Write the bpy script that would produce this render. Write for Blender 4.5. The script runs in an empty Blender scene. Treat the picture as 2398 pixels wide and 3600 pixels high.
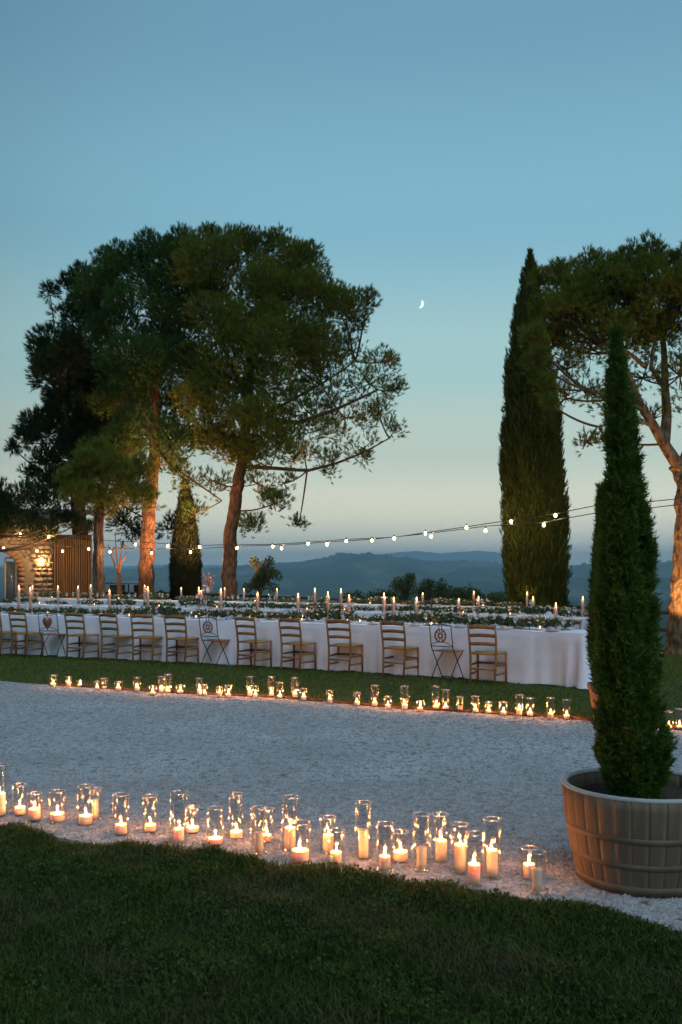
import bpy, math, random
import numpy as np
from mathutils import Vector, Matrix

sc = bpy.context.scene
COL = sc.collection
R = math.radians
EYE = 1.76            # camera height above the lawn, metres
FOC = 3500.0          # focal length in photo pixels (35 mm on a 36 mm tall frame)
HOR = 2000.0          # photo row of the horizon

# ------------------------------------------------------------------ camera
cam = bpy.data.objects.new('camera', bpy.data.cameras.new('camera'))
COL.objects.link(cam); sc.camera = cam
cam.data.sensor_fit = 'VERTICAL'; cam.data.sensor_height = 36; cam.data.sensor_width = 24
cam.data.lens = 35; cam.data.shift_y = 200/3600
cam.location = (0, 0, EYE); cam.rotation_euler = (R(90), 0, 0)
cam.data.clip_start = 0.1; cam.data.clip_end = 90000
cam.data.dof.use_dof = True; cam.data.dof.focus_distance = 17.0; cam.data.dof.aperture_fstop = 6.3

# ------------------------------------------------------------------ sky, fill lamp, exposure
world = bpy.data.worlds.new('World'); sc.world = world; world.use_nodes = True
wn, wl = world.node_tree.nodes, world.node_tree.links
bg = wn['Background']
SKY_GAIN = 0.82
def lin(r, g, b): return tuple((c/255)**2.2 for c in (r, g, b))
tc = wn.new('ShaderNodeTexCoord'); sx = wn.new('ShaderNodeSeparateXYZ'); wl.new(tc.outputs['Generated'], sx.inputs[0])
ramp = wn.new('ShaderNodeValToRGB'); cr = ramp.color_ramp; cr.interpolation = 'EASE'
stops = [(0.0, (255, 255, 226)), (0.05, (255, 254, 224)), (0.12, (198, 217, 203)), (0.20, (168, 208, 208)),
         (0.33, (130, 183, 204)), (0.50, (110, 158, 184)), (1.0, (84, 126, 162))]
while len(cr.elements) < len(stops): cr.elements.new(0.5)
for e, (p, c) in zip(cr.elements, stops):
    e.position = p; e.color = (*lin(*c), 1)
wl.new(sx.outputs['Z'], ramp.inputs[0])
# the afterglow side of the sky is brighter than the opposite side
vn = wn.new('ShaderNodeVectorMath'); vn.operation = 'MULTIPLY'; vn.inputs[1].default_value = (1, 1, 0)
wl.new(tc.outputs['Generated'], vn.inputs[0])
nn = wn.new('ShaderNodeVectorMath'); nn.operation = 'NORMALIZE'; wl.new(vn.outputs[0], nn.inputs[0])
dt = wn.new('ShaderNodeVectorMath'); dt.operation = 'DOT_PRODUCT'
ga = R(12); dt.inputs[1].default_value = (math.sin(ga), math.cos(ga), 0)
wl.new(nn.outputs[0], dt.inputs[0])
m1 = wn.new('ShaderNodeMapRange'); m1.interpolation_type = 'SMOOTHSTEP'
m1.inputs['From Min'].default_value = 0.66; m1.inputs['From Max'].default_value = 1.0
m1.inputs['To Min'].default_value = 0.48; m1.inputs['To Max'].default_value = 1.05
wl.new(dt.outputs['Value'], m1.inputs['Value'])
# twilight Nishita sky blended in
nish = wn.new('ShaderNodeTexSky'); nish.sky_type = 'NISHITA'; nish.sun_disc = False
nish.sun_elevation = R(-3); nish.sun_rotation = ga
mixs = wn.new('ShaderNodeMix'); mixs.data_type = 'RGBA'; mixs.inputs[0].default_value = 0.06
mul = wn.new('ShaderNodeVectorMath'); mul.operation = 'SCALE'
wl.new(ramp.outputs[0], mixs.inputs[6]); wl.new(nish.outputs[0], mixs.inputs[7])
wl.new(mixs.outputs[2], mul.inputs[0]); wl.new(m1.outputs[0], mul.inputs['Scale'])
wl.new(mul.outputs[0], bg.inputs['Color']); bg.inputs['Strength'].default_value = SKY_GAIN

fill_lamp = bpy.data.objects.new('twilight_sun', bpy.data.lights.new('twilight_sun', 'SUN'))  # cool fill added from behind the camera to stand for skylight
COL.objects.link(fill_lamp)
fill_lamp.data.energy = 1.5; fill_lamp.data.angle = R(60); fill_lamp.data.color = (0.62, 0.80, 1.0)
fill_lamp.rotation_euler = Vector((-0.40, 0.65, -1.0)).to_track_quat('-Z', 'Y').to_euler()

sc.view_settings.view_transform = 'Standard'; sc.view_settings.look = 'None'
sc.view_settings.gamma = 1; sc.view_settings.use_curve_mapping = False
sc.view_settings.exposure = 0.3
sc.render.engine = 'CYCLES'
sc.cycles.use_light_tree = True
sc.cycles.sample_clamp_indirect = 2.0
sc.cycles.transparent_max_bounces = 16
sc.cycles.max_bounces = 6
sc.cycles.volume_bounces = 0

# ------------------------------------------------------------------ helpers
rng = np.random.default_rng(7)
random.seed(7)
def P(x, y, d):   # photo column, row and distance -> world point
    return np.array([(x-1199)/FOC*d, d, EYE+(HOR-y)/FOC*d])
def GP(x, y):     # point on the flat ground
    d = EYE*FOC/(y-HOR); return np.array([(x-1199)/FOC*d, d])
def unit(a): a = np.asarray(a, float); return a/np.maximum(np.linalg.norm(a, axis=-1, keepdims=True), 1e-9)

class G:
    def __init__(s): s.V = []; s.F = {}; s.T = []; s.n = 0
    def add(s, V, F, tint=0.5):
        V = np.asarray(V, float).reshape(-1, 3)
        for f in (F if isinstance(F, list) else [F]):
            f = np.asarray(f, int)
            s.F.setdefault(f.shape[1], []).append(f+s.n)
        s.V.append(V); s.T.append(np.broadcast_to(np.asarray(tint, float), (len(V),)))
        s.n += len(V); return s
    def box(s, c, size, ax=None, tint=0.5, taper=1.0):
        h = np.array(size)/2
        V = np.array([[x, y, z] for z in (-1, 1) for y in (-1, 1) for x in (-1, 1)], float)*h
        V[4:, :2] *= taper
        if ax is not None: V = V@np.array(ax)
        return s.add(V+np.array(c), np.array([[0, 2, 3, 1], [4, 5, 7, 6], [0, 1, 5, 4], [2, 6, 7, 3], [0, 4, 6, 2], [1, 3, 7, 5]]), tint)
    def bar(s, a, b, w, t, up=(0, 0, 1), tint=.5):
        a, b = np.array(a, float), np.array(b, float); d = b-a; L = np.linalg.norm(d); z = d/L
        x = unit(np.cross(np.array(up, float), z)) if abs(np.dot(unit(up), z)) < .99 else np.array([1., 0, 0])
        y = np.cross(z, x)
        return s.box((a+b)/2, (w, t, L), [x, y, z], tint)
    def tube(s, path, rad, n=6, cap=True, tint=.5):
        p = np.asarray(path, float); m = len(p); rad = np.broadcast_to(np.asarray(rad, float), (m,))
        t = unit(np.gradient(p, axis=0)); ref = np.array([0, 0, 1.]) if abs(t[0][2]) < .9 else np.array([1., 0, 0])
        V = []
        a = np.arange(n)*2*np.pi/n
        for i in range(m):
            x = unit(np.cross(ref, t[i])); y = np.cross(t[i], x); ref = np.cross(t[i], x) if False else ref
            V.append(p[i]+rad[i]*(np.cos(a)[:, None]*x+np.sin(a)[:, None]*y))
        V = np.concatenate(V)
        i = np.arange(m-1)[:, None]*n; j = np.arange(n)[None]; k = (j+1) % n
        F = [np.stack([i+j, i+k, i+n+k, i+n+j], -1).reshape(-1, 4)]
        if cap and n >= 3: F += [np.arange(n)[None, ::-1], (np.arange(n)+(m-1)*n)[None]]
        return s.add(V, F, tint)
    def lathe(s, prof, n=24, c=(0, 0, 0), tint=.5, close=False):   # prof: (r, z)
        pr = np.array(prof, float); m = len(pr); a = np.arange(n)*2*np.pi/n
        V = np.stack([pr[:, 0][:, None]*np.cos(a), pr[:, 0][:, None]*np.sin(a), np.repeat(pr[:, 1][:, None], n, 1)], -1).reshape(-1, 3)
        i = np.arange(m-1)[:, None]*n; j = np.arange(n)[None]; k = (j+1) % n
        return s.add(V+np.array(c), np.stack([i+j, i+k, i+n+k, i+n+j], -1).reshape(-1, 4), tint)
    def build(s, name, mat, parent=None, smooth=False, org=(0, 0, 0)):
        V = np.concatenate(s.V)-np.array(org, float); T = np.concatenate(s.T)
        me = bpy.data.meshes.new(name); me.vertices.add(len(V)); me.vertices.foreach_set('co', V.astype(np.float32).ravel())
        idx, st, n = [], [], 0
        for k, L in s.F.items():
            f = np.concatenate(L); idx.append(f.ravel()); st.append(n+np.arange(len(f))*k); n += f.size
        idx = np.concatenate(idx); st = np.concatenate(st)
        me.loops.add(len(idx)); me.loops.foreach_set('vertex_index', idx.astype(np.int32))
        me.polygons.add(len(st)); me.polygons.foreach_set('loop_start', st.astype(np.int32))
        me.update(calc_edges=True)
        if smooth: me.polygons.foreach_set('use_smooth', np.ones(len(st), bool))
        me.attributes.new('tint', 'FLOAT', 'POINT').data.foreach_set('value', T.astype(np.float32))
        me.materials.append(mat)
        o = bpy.data.objects.new(name, me); COL.objects.link(o)
        if parent is not None: o.parent = parent
        return o

def tag(o, label=None, cat=None, group=None, kind=None):
    if label: o['label'] = label
    if cat: o['category'] = cat
    if group: o['group'] = group
    if kind: o['kind'] = kind
    return o
def empty(name, loc=(0, 0, 0), rz=0.0):
    o = bpy.data.objects.new(name, None); COL.objects.link(o); o.location = tuple(loc); o.rotation_euler = (0, 0, rz)
    o.empty_display_size = .1
    return o
def kids(o, d={}):
    return [c for c in ALLKIDS.get(o.name, [])]
def copy_tree(o, parent=None):
    c = o.copy(); COL.objects.link(c); c.parent = parent
    for ch in list(o.children): copy_tree(ch, c)
    return c
def kill_tree(o):
    for ch in list(o.children): kill_tree(ch)
    bpy.data.objects.remove(o)
def point_light(name, loc, watts, color, rad, parent=None):
    l = bpy.data.lights.new(name, 'POINT'); l.energy = watts; l.color = color; l.shadow_soft_size = rad
    o = bpy.data.objects.new(name, l); COL.objects.link(o); o.location = tuple(loc); o.parent = parent
    return o
ORD = ['leftmost', 'second', 'third', 'fourth', 'fifth', 'sixth', 'seventh', 'eighth', 'ninth', 'tenth', 'eleventh', 'twelfth',
       'thirteenth', 'fourteenth', 'fifteenth', 'sixteenth', 'seventeenth', 'eighteenth', 'nineteenth', 'twentieth']
def nth(i, n):
    if i == 0: return 'leftmost'
    if i == n-1: return 'rightmost'
    if i < n/2: return (ORD[i] if i < 20 else 'number %d' % (i+1))+' from the left'
    j = n-1-i
    return (ORD[j] if j > 0 and j < 20 else 'number %d' % (j+1))+' from the right'

# ------------------------------------------------------------------ materials
def newmat(name):
    m = bpy.data.materials.new(name); m.use_nodes = True
    return m, m.node_tree.nodes, m.node_tree.links
def surf(name, c1, c2=None, scale=8, rough=.7, bump=0, bscale=None, stretch=(1, 1, 1), tint=False, detail=6, spec=.3, metal=0, c3=None, s3=2.0, bdist=.01, vary=0):
    m, n, l = newmat(name); b = n['Principled BSDF']
    b.inputs['Roughness'].default_value = rough; b.inputs['Specular IOR Level'].default_value = spec; b.inputs['Metallic'].default_value = metal
    if c2 is None: c2 = tuple(x*.8 for x in c1)
    t = n.new('ShaderNodeTexCoord'); mp = n.new('ShaderNodeMapping'); mp.inputs['Scale'].default_value = stretch
    l.new(t.outputs['Object'], mp.inputs[0])
    no = n.new('ShaderNodeTexNoise'); no.inputs['Scale'].default_value = scale; no.inputs['Detail'].default_value = detail
    l.new(mp.outputs[0], no.inputs['Vector'])
    mr = n.new('ShaderNodeMapRange'); mr.inputs['From Min'].default_value = .3; mr.inputs['From Max'].default_value = .7
    l.new(no.outputs['Fac'], mr.inputs['Value'])
    mx = n.new('ShaderNodeMix'); mx.data_type = 'RGBA'; mx.inputs[6].default_value = (*c1, 1); mx.inputs[7].default_value = (*c2, 1)
    fac = mr.outputs[0]
    if tint:
        at = n.new('ShaderNodeAttribute'); at.attribute_name = 'tint'
        mm = n.new('ShaderNodeMath'); mm.operation = 'MULTIPLY_ADD'; mm.inputs[1].default_value = .45
        ms = n.new('ShaderNodeMath'); ms.operation = 'MULTIPLY'; ms.inputs[1].default_value = .55
        l.new(at.outputs['Fac'], ms.inputs[0]); l.new(mr.outputs[0], mm.inputs[0]); l.new(ms.outputs[0], mm.inputs[2]); fac = mm.outputs[0]
    l.new(fac, mx.inputs[0]); out = mx.outputs[2]
    if c3 is not None:
        n3 = n.new('ShaderNodeTexNoise'); n3.inputs['Scale'].default_value = s3; n3.inputs['Detail'].default_value = 4
        l.new(t.outputs['Object'], n3.inputs['Vector'])
        r3 = n.new('ShaderNodeMapRange'); r3.inputs['From Min'].default_value = .45; r3.inputs['From Max'].default_value = .68; l.new(n3.outputs['Fac'], r3.inputs['Value'])
        x3 = n.new('ShaderNodeMix'); x3.data_type = 'RGBA'; x3.inputs[7].default_value = (*c3, 1)
        l.new(r3.outputs[0], x3.inputs[0]); l.new(out, x3.inputs[6]); out = x3.outputs[2]
    if vary:
        oi = n.new('ShaderNodeObjectInfo'); vr = n.new('ShaderNodeMapRange'); vr.inputs['To Min'].default_value = 1-vary; vr.inputs['To Max'].default_value = 1+vary*.7
        l.new(oi.outputs['Random'], vr.inputs['Value']); vs = n.new('ShaderNodeVectorMath'); vs.operation = 'SCALE'; l.new(out, vs.inputs[0]); l.new(vr.outputs[0], vs.inputs['Scale']); out = vs.outputs[0]
    l.new(out, b.inputs['Base Color'])
    if bump:
        nb = n.new('ShaderNodeTexNoise'); nb.inputs['Scale'].default_value = bscale or scale*2; nb.inputs['Detail'].default_value = 6
        l.new(mp.outputs[0], nb.inputs['Vector'])
        bp = n.new('ShaderNodeBump'); bp.inputs['Strength'].default_value = bump; bp.inputs['Distance'].default_value = bdist
        l.new(nb.outputs['Fac'], bp.inputs['Height']); l.new(bp.outputs[0], b.inputs['Normal'])
    return m
def foliage(name, c1, c2, scale=.8, trans=.25, c3=None, s3=1.5):
    m = surf(name, c1, c2, scale=scale, rough=.6, tint=True, detail=4, spec=.25, c3=c3, s3=s3)
    n, l = m.node_tree.nodes, m.node_tree.links
    b = n['Principled BSDF']; src = b.inputs['Base Color'].links[0].from_socket
    tr = n.new('ShaderNodeBsdfTranslucent'); l.new(src, tr.inputs[0])
    mx = n.new('ShaderNodeMixShader'); mx.inputs[0].default_value = trans
    o = n['Material Output']; l.new(b.outputs[0], mx.inputs[1]); l.new(tr.outputs[0], mx.inputs[2]); l.new(mx.outputs[0], o.inputs[0])
    return m
def glow(name, color, strength, transp=True):
    m, n, l = newmat(name); n.remove(n['Principled BSDF'])
    e = n.new('ShaderNodeEmission'); e.inputs[0].default_value = (*color, 1); e.inputs[1].default_value = strength
    o = n['Material Output']
    if transp:
        t = n.new('ShaderNodeBsdfTransparent'); a = n.new('ShaderNodeAddShader'); l.new(e.outputs[0], a.inputs[0]); l.new(t.outputs[0], a.inputs[1]); l.new(a.outputs[0], o.inputs[0])
    else: l.new(e.outputs[0], o.inputs[0])
    m.cycles.emission_sampling = 'NONE'
    return m
def glassmat(name, tintc=(.96, .97, .97), lo=.045, hi=.62, power=3.0, rough=.07):
    m, n, l = newmat(name); n.remove(n['Principled BSDF'])
    t = n.new('ShaderNodeBsdfTransparent'); t.inputs[0].default_value = (*tintc, 1)
    g = n.new('ShaderNodeBsdfGlossy'); g.inputs['Roughness'].default_value = rough; g.inputs[0].default_value = (1, 1, 1, 1)
    lw = n.new('ShaderNodeLayerWeight'); lw.inputs[0].default_value = .5
    pw = n.new('ShaderNodeMath'); pw.operation = 'POWER'; pw.inputs[1].default_value = power; l.new(lw.outputs['Facing'], pw.inputs[0])
    mr = n.new('ShaderNodeMapRange'); mr.inputs['To Min'].default_value = lo; mr.inputs['To Max'].default_value = hi; l.new(pw.outputs[0], mr.inputs['Value'])
    mx = n.new('ShaderNodeMixShader'); l.new(mr.outputs[0], mx.inputs[0]); l.new(t.outputs[0], mx.inputs[1]); l.new(g.outputs[0], mx.inputs[2])
    l.new(mx.outputs[0], n['Material Output'].inputs[0])
    return m

M = {}
M['lawn'] = surf('lawn_soil', (.030, .052, .014), (.045, .075, .018), scale=3, rough=.95, bump=.6, bscale=60, c3=(.06, .07, .025), s3=.7, bdist=.02)
M['blade'] = foliage('grass_blade', (.022, .050, .006), (.066, .105, .013), scale=4.0, trans=.3, c3=(.085, .082, .032), s3=1.3)
M['blade_mid'] = foliage('grass_blade_mown', (.085, .115, .008), (.15, .185, .015), scale=1.2, trans=.3, c3=(.13, .120, .022), s3=.5)
M['clover'] = foliage('clover_leaf', (.030, .062, .008), (.075, .118, .016), scale=3, trans=.25)
M['pebble'] = surf('pebble', (.22, .21, .195), (.42, .415, .40), scale=30, rough=.85, tint=True, c3=(.24, .19, .155), s3=14)
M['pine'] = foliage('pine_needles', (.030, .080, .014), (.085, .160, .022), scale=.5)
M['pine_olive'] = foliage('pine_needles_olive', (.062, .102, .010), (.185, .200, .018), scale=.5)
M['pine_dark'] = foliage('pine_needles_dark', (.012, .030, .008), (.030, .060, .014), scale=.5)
M['cypress'] = foliage('cypress_sprays', (.034, .050, .006), (.088, .108, .012), scale=1.2)
M['cypress_dark'] = foliage('cypress_sprays_dark', (.012, .024, .008), (.030, .045, .014), scale=1.2)
M['cypress_near'] = foliage('cypress_near_sprays', (.032, .072, .008), (.120, .185, .020), scale=5)
M['shrub'] = foliage('shrub_leaves', (.05, .085, .03), (.11, .15, .055), scale=1)
M['flower_leaf'] = foliage('table_greenery', (.05, .08, .03), (.14, .18, .08), scale=12)
M['bark'] = surf('pine_bark', (.040, .020, .011), (.20, .11, .062), scale=7, rough=.9, bump=1.0, bscale=9, stretch=(2.4, 2.4, .7), bdist=.08)
M['bark_plate'] = surf('pine_bark_plates', (.05, .025, .014), (.34, .21, .11), scale=4.5, rough=.9, bump=1.0, bscale=6, stretch=(2.6, 2.6, .8), bdist=.09)
M['twig'] = surf('twig_bark', (.10, .055, .03), (.16, .09, .05), scale=6, rough=.9)
M['wood'] = surf('honey_wood', vary=0.3, c1=(.30, .145, .045), c2=(.19, .09, .027), scale=10, rough=.45, stretch=(1, 1, .25), spec=.5)
M['wood_red_warmlit'] = surf('red_and_warmlit_wood', vary=0.3, c1=(.34, .12, .045), c2=(.22, .075, .03), scale=10, rough=.5, stretch=(1, 1, .25), spec=.5)  # true red on folding chairs, painted warm reflection on ladder-back front legs
M['rush'] = surf('rush_seat', (.44, .24, .07), (.32, .16, .045), scale=60, rough=.8, stretch=(1, .2, 1), bump=.4)
M['iron'] = surf('dark_iron', (.035, .028, .025), (.06, .045, .035), scale=20, rough=.5, metal=.6)
M['cloth'] = surf('white_linen', (.70, .71, .78), (.78, .79, .85), scale=1.6, rough=.85, bump=.35, bscale=3.5, spec=.15, bdist=.04)
M['napkin'] = surf('blue_napkin', (.20, .27, .48), (.26, .33, .55), scale=8, rough=.8)
M['rose'] = surf('rose_napkin', (.62, .38, .33), (.70, .50, .44), scale=8, rough=.8)
M['china'] = surf('white_china', (.78, .78, .76), (.72, .72, .70), scale=4, rough=.3)
M['wax'] = surf('ivory_wax', vary=0.08, c1=(.86, .70, .50), c2=(.80, .64, .45), scale=10, rough=.55, spec=.4)
b = M['wax'].node_tree.nodes['Principled BSDF']; b.inputs['Subsurface Weight'].default_value = .75; b.inputs['Subsurface Radius'].default_value = (1.0, .32, .10); b.inputs['Subsurface Scale'].default_value = .05
M['wax_taper'] = surf('salmon_wax', (.80, .40, .30), (.72, .34, .25), scale=10, rough=.5)
M['wick'] = surf('charred_wick', (.02, .015, .01), rough=.9)
M['glass'] = glassmat('clear_glass')
M['tableglass'] = glassmat('table_glass', lo=.20, hi=.9, power=1.6, rough=.2)
M['rimglass'] = glassmat('glass_rim', lo=.45, hi=.95, power=1.2, rough=.25)
M['paneglass'] = surf('window_glass', (.10, .13, .15), (.14, .17, .19), scale=1, rough=.15, spec=.6)
M['flame'] = glow('flame', (1.0, .46, .13), 6.5)
M['bulb'] = glow('lit_bulb', (1.0, .68, .32), 6.0)
M['sconce'] = glow('sconce_lamp', (1.0, .62, .26), 3.0)
M['cable'] = surf('black_cable', (.03, .03, .028), rough=.7)
M['stave'] = surf('barrel_oak', vary=0.12, c1=(.13, .092, .062), c2=(.19, .138, .094), scale=6, rough=.8, stretch=(3, 3, .35), bump=.35, bscale=20, c3=(.11, .082, .062), s3=3)
M['hoop'] = surf('barrel_hoop', (.125, .09, .06), (.165, .12, .082), scale=4, rough=.65, c3=(.09, .065, .045), s3=6)
M['rim'] = surf('skylit_barrel_rim', (.34, .33, .31), (.42, .41, .39), scale=20, rough=.6)  # sky light on the top edge put into this paler grey
M['soil'] = surf('potting_soil', (.035, .022, .014), (.06, .04, .025), scale=25, rough=1, bump=1, bscale=40, bdist=.02)
M['terracotta'] = surf('terracotta', (.42, .20, .12), (.34, .16, .10), scale=6, rough=.85)
M['edging'] = surf('rusty_edging', (.10, .040, .022), (.06, .026, .016), scale=9, rough=.85)
M['stone'] = surf('wall_stone', vary=0.3, c1=(.30, .22, .15), c2=(.44, .35, .26), scale=1.6, rough=.95, bump=.7, bscale=16, c3=(.22, .15, .10), s3=2.5, bdist=.03)
M['mortar'] = surf('wall_mortar', (.20, .15, .105), (.27, .21, .15), scale=9, rough=1, bump=.6, bscale=20)
M['reveal'] = surf('arch_plaster', (.24, .14, .08), (.19, .11, .065), scale=5, rough=.9)
M['burlap'] = surf('brown_curtain', (.16, .085, .035), (.23, .13, .06), scale=7, rough=.95, stretch=(6, 6, .3))
M['frame'] = surf('door_frame', (.42, .40, .34), (.36, .34, .29), scale=5, rough=.6)
M['fence'] = surf('weathered_fence', (.055, .04, .03), (.09, .065, .045), scale=8, rough=.9)
M['tile'] = surf('roof_tile', (.26, .13, .08), (.36, .20, .13), scale=3, rough=.9, tint=True)
M['blossom_pink'] = surf('pink_blossom', (.72, .30, .26), (.80, .45, .38), scale=15, rough=.8, tint=True)
M['blossom_white'] = surf('white_blossom', (.72, .70, .62), (.80, .72, .55), scale=15, rough=.8, tint=True)
M['pavroof'] = surf('pavilion_roof', (.50, .49, .46), (.42, .41, .38), scale=5, rough=.6)
M['black'] = surf('black_metal', (.02, .02, .022), (.03, .03, .03), scale=5, rough=.5)
M['moon'] = glow('moonlight', (.86, 1.0, .95), 1.1, transp=False)

# gravel: pale chippings with dark gaps
def gravel_mat():
    m, n, l = newmat('pale_gravel'); b = n['Principled BSDF']; b.inputs['Roughness'].default_value = .95; b.inputs['Specular IOR Level'].default_value = .15
    t = n.new('ShaderNodeTexCoord')
    v = n.new('ShaderNodeTexVoronoi'); v.inputs['Scale'].default_value = 55; v.inputs['Randomness'].default_value = 1
    l.new(t.outputs['Object'], v.inputs['Vector'])
    a = n.new('ShaderNodeTexNoise'); a.inputs['Scale'].default_value = 11; a.inputs['Detail'].default_value = 8; a.inputs['Roughness'].default_value = .72
    l.new(t.outputs['Object'], a.inputs['Vector'])
    r = n.new('ShaderNodeValToRGB'); e = r.color_ramp.elements
    e[0].position = .38; e[0].color = (.11, .11, .105, 1); e[1].position = .45; e[1].color = (.37, .395, .385, 1)
    e2 = r.color_ramp.elements.new(.66); e2.color = (.44, .465, .455, 1)
    l.new(a.outputs['Fac'], r.inputs[0])
    mx = n.new('ShaderNodeMix'); mx.data_type = 'RGBA'; mx.blend_type = 'MULTIPLY'; mx.inputs[0].default_value = .35
    l.new(r.outputs[0], mx.inputs[6]); l.new(v.outputs['Color'], mx.inputs[7])
    hs = n.new('ShaderNodeHueSaturation'); hs.inputs['Saturation'].default_value = .15; hs.inputs['Value'].default_value = 1.25
    l.new(mx.outputs[2], hs.inputs['Color'])
    big = n.new('ShaderNodeTexNoise'); big.inputs['Scale'].default_value = .9; big.inputs['Detail'].default_value = 4; l.new(t.outputs['Object'], big.inputs['Vector'])
    br = n.new('ShaderNodeMapRange'); br.inputs['From Min'].default_value = .3; br.inputs['From Max'].default_value = .7; br.inputs['To Min'].default_value = .78; br.inputs['To Max'].default_value = 1.08
    l.new(big.outputs['Fac'], br.inputs['Value'])
    sc_ = n.new('ShaderNodeVectorMath'); sc_.operation = 'SCALE'; l.new(hs.outputs[0], sc_.inputs[0]); l.new(br.outputs[0], sc_.inputs['Scale'])
    l.new(sc_.outputs[0], b.inputs['Base Color'])
    ad = n.new('ShaderNodeMath'); ad.operation = 'ADD'; l.new(v.outputs['Distance'], ad.inputs[0]); l.new(a.outputs['Fac'], ad.inputs[1])
    bp = n.new('ShaderNodeBump'); bp.inputs['Strength'].default_value = .8; bp.inputs['Distance'].default_value = .02
    l.new(ad.outputs[0], bp.inputs['Height']); l.new(bp.outputs[0], b.inputs['Normal'])
    return m
M['gravel'] = gravel_mat()
def terrain_mat():
    m, n, l = newmat('countryside'); b = n['Principled BSDF']; b.inputs['Roughness'].default_value = 1; b.inputs['Specular IOR Level'].default_value = 0
    t = n.new('ShaderNodeTexCoord'); mp = n.new('ShaderNodeMapping'); mp.inputs['Scale'].default_value = (1, .35, 1); l.new(t.outputs['Object'], mp.inputs[0])
    a = n.new('ShaderNodeTexNoise'); a.inputs['Scale'].default_value = .0035; a.inputs['Detail'].default_value = 7; l.new(mp.outputs[0], a.inputs['Vector'])
    v = n.new('ShaderNodeTexVoronoi'); v.inputs['Scale'].default_value = .0042; l.new(mp.outputs[0], v.inputs['Vector'])
    sp = n.new('ShaderNodeSeparateColor'); l.new(v.outputs['Color'], sp.inputs[0])
    ad = n.new('ShaderNodeMath'); ad.operation = 'MULTIPLY_ADD'; ad.inputs[1].default_value = .35; l.new(sp.outputs[0], ad.inputs[0]); l.new(a.outputs['Fac'], ad.inputs[2])
    r = n.new('ShaderNodeValToRGB'); e = r.color_ramp.elements
    e[0].position = .45; e[0].color = (.018, .030, .014, 1); e[1].position = .9; e[1].color = (.13, .12, .075, 1)
    k = r.color_ramp.elements.new(.66); k.color = (.035, .050, .022, 1); k = r.color_ramp.elements.new(.78); k.color = (.075, .08, .045, 1)
    l.new(ad.outputs[0], r.inputs[0]); l.new(r.outputs[0], b.inputs['Base Color'])
    return m
M['country'] = terrain_mat()

# ------------------------------------------------------------------ terrain: terrace lawn, slope, valley, ridges
FENCE = np.array([(-14, 42.0), (-4.8, 37.2), (0, 31.2), (3, 28.4), (5.3, 26.6), (6.9, 22.2), (7.9, 20.9), (10.5, 18.2), (14, 15.5)])
EDGE = FENCE+np.array([.25, .8])
def edge_r(th):   # distance of the terrace edge along each bearing (th from +Y towards +X)
    pts = [(-170, 200), (-75, 60), (-40, 52)]+[(math.degrees(math.atan2(x, y)), math.hypot(x, y)) for x, y in EDGE]+[(60, 26), (90, 60), (170, 200)]
    pts.sort(); return np.interp(np.degrees(th), [p[0] for p in pts], [p[1] for p in pts])
def ridge(pts, D):
    xs = [math.atan((x-1199)/FOC) for x, y in pts]; zs = [EYE+(HOR-y)/FOC*D for x, y in pts]
    return lambda th: np.interp(th, xs, zs)
z1 = ridge([(-4000, 1990), (-1200, 1985), (0, 1996), (370, 1999), (600, 1998), (760, 1996), (860, 1988), (960, 1980), (1040, 1975), (1090, 1970), (1130, 1964), (1200, 1952), (1290, 1951),
            (1400, 1959), (1500, 1971), (1560, 1973), (1600, 1971), (1700, 1975), (1800, 1984), (1900, 1990), (2000, 1990), (2090, 1986), (2200, 1990), (2320, 1977), (2398, 1972), (3000, 1965), (6000, 1985)], 7000)
z2 = ridge([(-4000, 1960), (-1200, 1975), (0, 1988), (400, 1991), (600, 1983), (700, 1987), (860, 1987), (1000, 1980), (1280, 1956), (1340, 1949), (1400, 1941), (1480, 1938), (1530, 1944), (1548, 1948), (1600, 1941),
            (1680, 1938), (1740, 1941), (1800, 1950), (1900, 1975), (2000, 1992), (2100, 1992), (2398, 1990), (4000, 1975)], 14000)
def ss(a, b, x): t = np.clip((x-a)/(b-a), 0, 1); return t*t*(3-2*t)
def terrain_z(th, r):
    e = edge_r(th); VAL = -88.0
    near = -np.maximum(r-e, 0)*.30-1.6*ss(0, 2.5, r-e)*.35
    near = np.maximum(near, VAL)
    nz = 9*np.sin(th*31+r/900)+6*np.sin(th*73+r/510+1)+4*np.sin(th*151-r/260+2)+2.0*np.sin(th*420+r/90)
    wig = 2.2*np.sin(th*190+.7)+1.5*np.sin(th*410+2)+1.0*np.sin(th*900+1)
    h1 = VAL+(z1(th)+wig-VAL)*(ss(3300, 7000, r)**.9)*(1-ss(7000, 9800, r))
    h2 = VAL+(z2(th)+wig*1.6-VAL)*ss(9800, 14000, r)
    far = np.maximum(h1, h2)+nz*ss(2000, 3500, r)*(1-ss(6300, 7000, r))
    return np.where(r < e, 0.0, np.maximum(near, VAL)*(r < 1200)+far*(r >= 1200))
ths = np.radians(np.concatenate([np.arange(-180, -32, 3.0), np.arange(-32, 32, .16), np.arange(32, 180, 3.0)]))
nr = 210
ks = np.concatenate([[0.0, .3, .6, .9, .97, 1.0, 1.004, 1.03, 1.08, 1.15, 1.3, 1.6]])
RR = []
far_r = np.concatenate([np.geomspace(60, 1200, 24), np.linspace(1400, 3300, 14), np.linspace(3400, 9800, 60), np.linspace(10000, 14000, 26), np.linspace(14400, 17500, 8)])
e = edge_r(ths)
grid = np.concatenate([e[:, None]*ks[None], np.maximum(far_r[None]+np.zeros((len(ths), 1)), e[:, None]*1.65+np.arange(len(far_r))[None]*.5)], 1)
TH = np.repeat(ths[:, None], grid.shape[1], 1)
ZZ = terrain_z(TH, grid); ZZ[:, :6] = 0
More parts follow.
